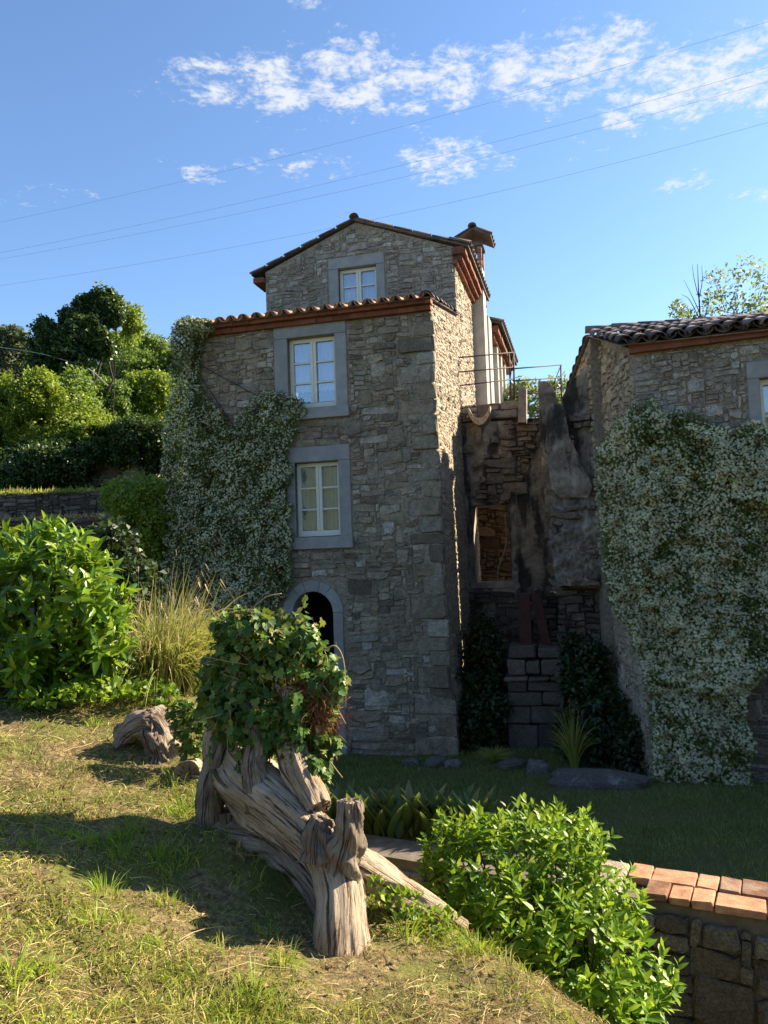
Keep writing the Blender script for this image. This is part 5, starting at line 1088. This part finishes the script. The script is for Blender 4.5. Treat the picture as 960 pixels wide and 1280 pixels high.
# behind the low house and the railing
for lab, bl, n in (('slender locust tree with airy crown rising behind the low house roof', [(926, 345, 24, 26), (915, 378, 28, 18), (945, 385, 30, 16), (958, 352, 18, 18), (890, 382, 18, 14), (893, 345, 10, 10), (897, 362, 12, 10)], 1300), ('small sprig-like young tree at the end of the low house roof', [(852, 388, 12, 8), (862, 398, 12, 8), (846, 380, 5, 5)], 260)):
    tree('young_locust', lab, 'tree', at(bl[0][0], 430, 19.5), [blob(a, b, 19.5 + rng.normal() * .4, c, d, 1.0) for a, b, c, d in bl], n, M['robinia'], .12, None, .035, .5, .15)
bt = thing('bare_tree', 'bare dead sapling rising behind the low house roof', 'tree', at(875, 430, 19)); mb = MB()
mb.tube(spline(pp((876, 430, 19), (875, 395, 19), (873, 360, 19), (872, 330, 19)), 10), np.linspace(.03, .006, 10), 6)
for L in ([(875, 392, 19), (866, 372, 19), (855, 350, 19.1)], [(875, 378, 19), (868, 350, 18.9), (865, 330, 18.9)], [(874, 372, 19), (878, 350, 19.1), (877, 332, 19.1)], [(875, 400, 19), (862, 375, 18.9), (852, 368, 18.9)]): mb.tube(spline(pp(*L), 8), np.linspace(.013, .004, 8), 5)
mb.build('branches', M['bark'], bt, True)
tree('terrace_bush', 'light green bush behind the iron railing', 'bush', at(650, 530, 21), [blob(652, 492, 21, 18, 18), blob(668, 505, 21, 22, 24), blob(700, 488, 21.5, 22, 18), blob(640, 500, 21, 14, 18), blob(690, 515, 21, 24, 22), blob(715, 500, 21.5, 18, 25)], 3600, M['robinia'], .13, None, .05, .55, .3)
# shaded planting in the alley
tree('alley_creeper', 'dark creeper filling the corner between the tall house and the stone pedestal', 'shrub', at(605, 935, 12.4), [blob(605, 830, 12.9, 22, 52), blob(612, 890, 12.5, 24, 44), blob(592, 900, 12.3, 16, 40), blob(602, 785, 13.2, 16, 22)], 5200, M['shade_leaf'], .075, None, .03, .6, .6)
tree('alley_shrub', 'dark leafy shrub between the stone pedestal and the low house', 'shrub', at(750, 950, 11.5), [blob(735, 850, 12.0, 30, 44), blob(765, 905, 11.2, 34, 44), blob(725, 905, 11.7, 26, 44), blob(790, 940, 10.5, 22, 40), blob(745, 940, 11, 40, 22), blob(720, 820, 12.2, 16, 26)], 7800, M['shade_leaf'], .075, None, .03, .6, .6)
tg = thing('tall_grass_tuft', 'tall pale grass tuft growing in front of the stone pedestal', 'grass clump', gp(706, 10.7)); link('blades', ribbons('blades', tuft(gp(706, 10.7), 130, .95, .42, 8, .35), .011), M['fountain'], tg, 'stuff')
tg = thing('low_grass_tuft', 'low tuft of dry grass at the foot of the tall house corner', 'grass clump', gp(607, 11.3)); link('blades', ribbons('blades', tuft(gp(607, 11.3), 260, .30, .34, 6, .55), .008), M['fountain'], tg, 'stuff')
ivy_patch('small weed patch with heart-shaped leaves at the foot of the laurel bush', [blob(120, 862, 5.2, 60, 10, 1), blob(195, 868, 5.4, 26, 14, 1), blob(60, 872, 5.1, 50, 8, 1)], 700, 'bay', .05, 'weed_patch', 'weeds', quadleaf(.7, .2), .3)
ivy_patch('weeds around the sawn root end by the bay bush', [blob(500, 1128, 3.35, 26, 14, 1), blob(545, 1150, 3.4, 30, 12, 1), blob(470, 1110, 3.3, 10, 14, 1)], 260, 'bay', .03, 'weed_patch', 'weeds', quadleaf(.6, .2), .4)

# ================================================================ grass, straw and litter on the bank, lawn below
def field(n, x0, x1, y0, y1, wfun, near=2.6):
    x = x0 + (x1 - x0) * rng.random(n); y = y0 + (y1 - y0) * rng.random(n); d = np.hypot(x, y); k = (rng.random(n) < np.minimum(1, (near / d) ** 1.25)) & (wfun(x, y) > rng.random(n)); k &= (np.abs(x) < .62 * y + .8)
    x, y = x[k], y[k]; return np.stack([x, y, z_ground(x, y)], -1)
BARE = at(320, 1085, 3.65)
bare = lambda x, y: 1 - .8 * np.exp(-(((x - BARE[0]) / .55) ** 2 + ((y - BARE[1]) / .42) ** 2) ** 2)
cover = lambda x, y: np.clip(.98 + 1.9 * vnoise(x * 3.7, y * 3.7, 87, 3), .06, 1)
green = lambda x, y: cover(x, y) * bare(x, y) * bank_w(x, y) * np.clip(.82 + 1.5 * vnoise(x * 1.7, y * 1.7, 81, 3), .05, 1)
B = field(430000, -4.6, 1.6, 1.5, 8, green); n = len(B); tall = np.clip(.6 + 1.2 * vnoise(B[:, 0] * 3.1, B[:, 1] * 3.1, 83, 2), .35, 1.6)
H = (.025 + .085 * rng.random(n) ** 1.6) * tall; dr = rand_dirs(n) * np.array([1, 1, .1]); t = np.linspace(0, 1, 4)
P = B[:, None] - [0, 0, .006] + t[None, :, None] * np.array([0, 0, 1.0]) * H[:, None, None] * (1 - .35 * (t ** 2)[None, :, None]) + dr[:, None] * (H * (.3 + .9 * rng.random(n)))[:, None, None] * (t ** 1.7)[None, :, None]
link('grass', ribbons('grass', P, .003 + .003 * rng.random(n)), M['grass'], kind='stuff')
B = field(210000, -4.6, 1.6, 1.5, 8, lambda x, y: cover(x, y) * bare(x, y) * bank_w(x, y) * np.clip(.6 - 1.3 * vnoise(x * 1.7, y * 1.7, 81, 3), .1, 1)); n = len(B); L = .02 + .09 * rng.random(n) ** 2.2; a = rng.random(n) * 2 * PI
dv = np.stack([np.cos(a), np.sin(a), 0 * a], -1) * L[:, None]; E2 = B + dv; E2[:, 2] = z_ground(E2[:, 0], E2[:, 1]) + .004 + .03 * rng.random(n) ** 2.5; B[:, 2] += .002 + .016 * rng.random(n) ** 2; md = (B + E2) / 2 + np.array([0, 0, .006])
link('straw', ribbons('straw', np.stack([B, md, E2], 1), .0018 + .0018 * rng.random(n)), M['straw'], kind='stuff')
# taller tufts of fresh grass, and dead leaves between them
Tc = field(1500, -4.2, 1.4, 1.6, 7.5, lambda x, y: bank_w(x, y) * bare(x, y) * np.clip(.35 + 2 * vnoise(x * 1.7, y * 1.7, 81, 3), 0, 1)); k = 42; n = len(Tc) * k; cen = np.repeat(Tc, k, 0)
off = rng.normal(size=(n, 3)) * [.03, .03, 0]; B = cen + off; B[:, 2] = z_ground(B[:, 0], B[:, 1]); H = np.repeat(.05 + .09 * rng.random(len(Tc)), k) * (.5 + .6 * rng.random(n)); out = norm(off + [0, 0, 1e-6]); t = np.linspace(0, 1, 4)
P = B[:, None] + t[None, :, None] * np.array([0, 0, 1.0]) * H[:, None, None] * (1 - .25 * (t ** 2)[None, :, None]) + (out * [1, 1, 0] * (H * (.2 + .7 * rng.random(n)))[:, None])[:, None] * (t ** 1.8)[None, :, None]
link('grass_tufts', ribbons('grass_tufts', P, .0032 + .0025 * rng.random(n)), M['tuft'], kind='stuff')
B = field(9000, -4.2, 1.5, 1.6, 7, lambda x, y: bank_w(x, y)); n = len(B); B[:, 2] += .006 + .012 * rng.random(n)
link('leaf_litter', scatter_mesh('leaf_litter', quadleaf(.6, .35), B, norm(rand_dirs(n) * [1, 1, .3]), norm(rand_dirs(n) * .5 + [0, 0, 1]), .012 + .022 * rng.random(n)), M['litter'], kind='stuff')
# long dry stalks left lying about
B = field(1100, -3.5, 1.2, 1.8, 5.5, lambda x, y: bank_w(x, y) * .9); n = len(B); L = .12 + .28 * rng.random(n); a = rng.random(n) * 2 * PI; t = np.linspace(0, 1, 6)
P = B[:, None] + t[None, :, None] * (np.stack([np.cos(a), np.sin(a), 0 * a], -1) * L[:, None])[:, None]; P[..., 2] = z_ground(P[..., 0], P[..., 1]) + .012 + .03 * rng.random(n)[:, None] * np.sin(t * 3)[None]
link('dry_stalks', ribbons('dry_stalks', P, .0026), M['straw'], kind='stuff')
lawnw = lambda x, y: (sdist(x, y, WALL) > .42).astype(float) * (((x - A[0]) * ev[0] + (y - A[1]) * ev[1] < -.05) | (x > A[0] + .2)) * ((x < 2.5) | ((x - Bc[0]) * ev[0] + (y - Bc[1]) * ev[1] < -.1)) * (y < 12.2)
x = -2.5 + 8.5 * rng.random(150000); y = 4.6 + 8 * rng.random(150000); k = (lawnw(x, y) > 0) & (rng.random(150000) < np.clip(.55 + vnoise(x * 1.5, y * 1.5, 91, 3), .12, 1)) & (np.abs(x) < .6 * y + .5) & (sdist(x, y, CREST) > .1); x, y = x[k], y[k]; n = len(x); B = np.stack([x, y, z_ground(x, y)], -1)
H = .02 + .05 * rng.random(n) ** 1.4; t = np.linspace(0, 1, 3); P = B[:, None] + t[None, :, None] * (np.array([0, 0, 1.0]) * H[:, None])[:, None] + (rand_dirs(n) * [1, 1, 0] * H[:, None] * .8)[:, None] * (t ** 1.6)[None, :, None]
link('lawn_grass', ribbons('lawn_grass', P, .006), M['lawn'], kind='stuff')
x = -10.5 + 7.2 * rng.random(4000); B = np.stack([x, 14.8 + .4 * rng.random(4000), 4.03 + 0 * x], -1); H = .02 + .05 * rng.random(4000); t = np.linspace(0, 1, 3)
link('ledge_grass', ribbons('ledge_grass', B[:, None] + t[None, :, None] * (np.array([0, 0, 1.0]) * H[:, None] + rng.normal(size=(4000, 3)) * .05)[:, None], .02), M['straw'], kind='stuff')
# grass strip and tufts on the terrace edge
x = -11.5 + 7 * rng.random(5000); B = np.stack([x, 16.9 + .5 * rng.random(5000), 4.76 + 0 * x], -1); H = .02 + .06 * rng.random(5000); t = np.linspace(0, 1, 3)
link('terrace_grass', ribbons('terrace_grass', B[:, None] + t[None, :, None] * (np.array([0, 0, 1.0]) * H[:, None] + rng.normal(size=(5000, 3)) * .05)[:, None], .02), M['grass'], kind='stuff')
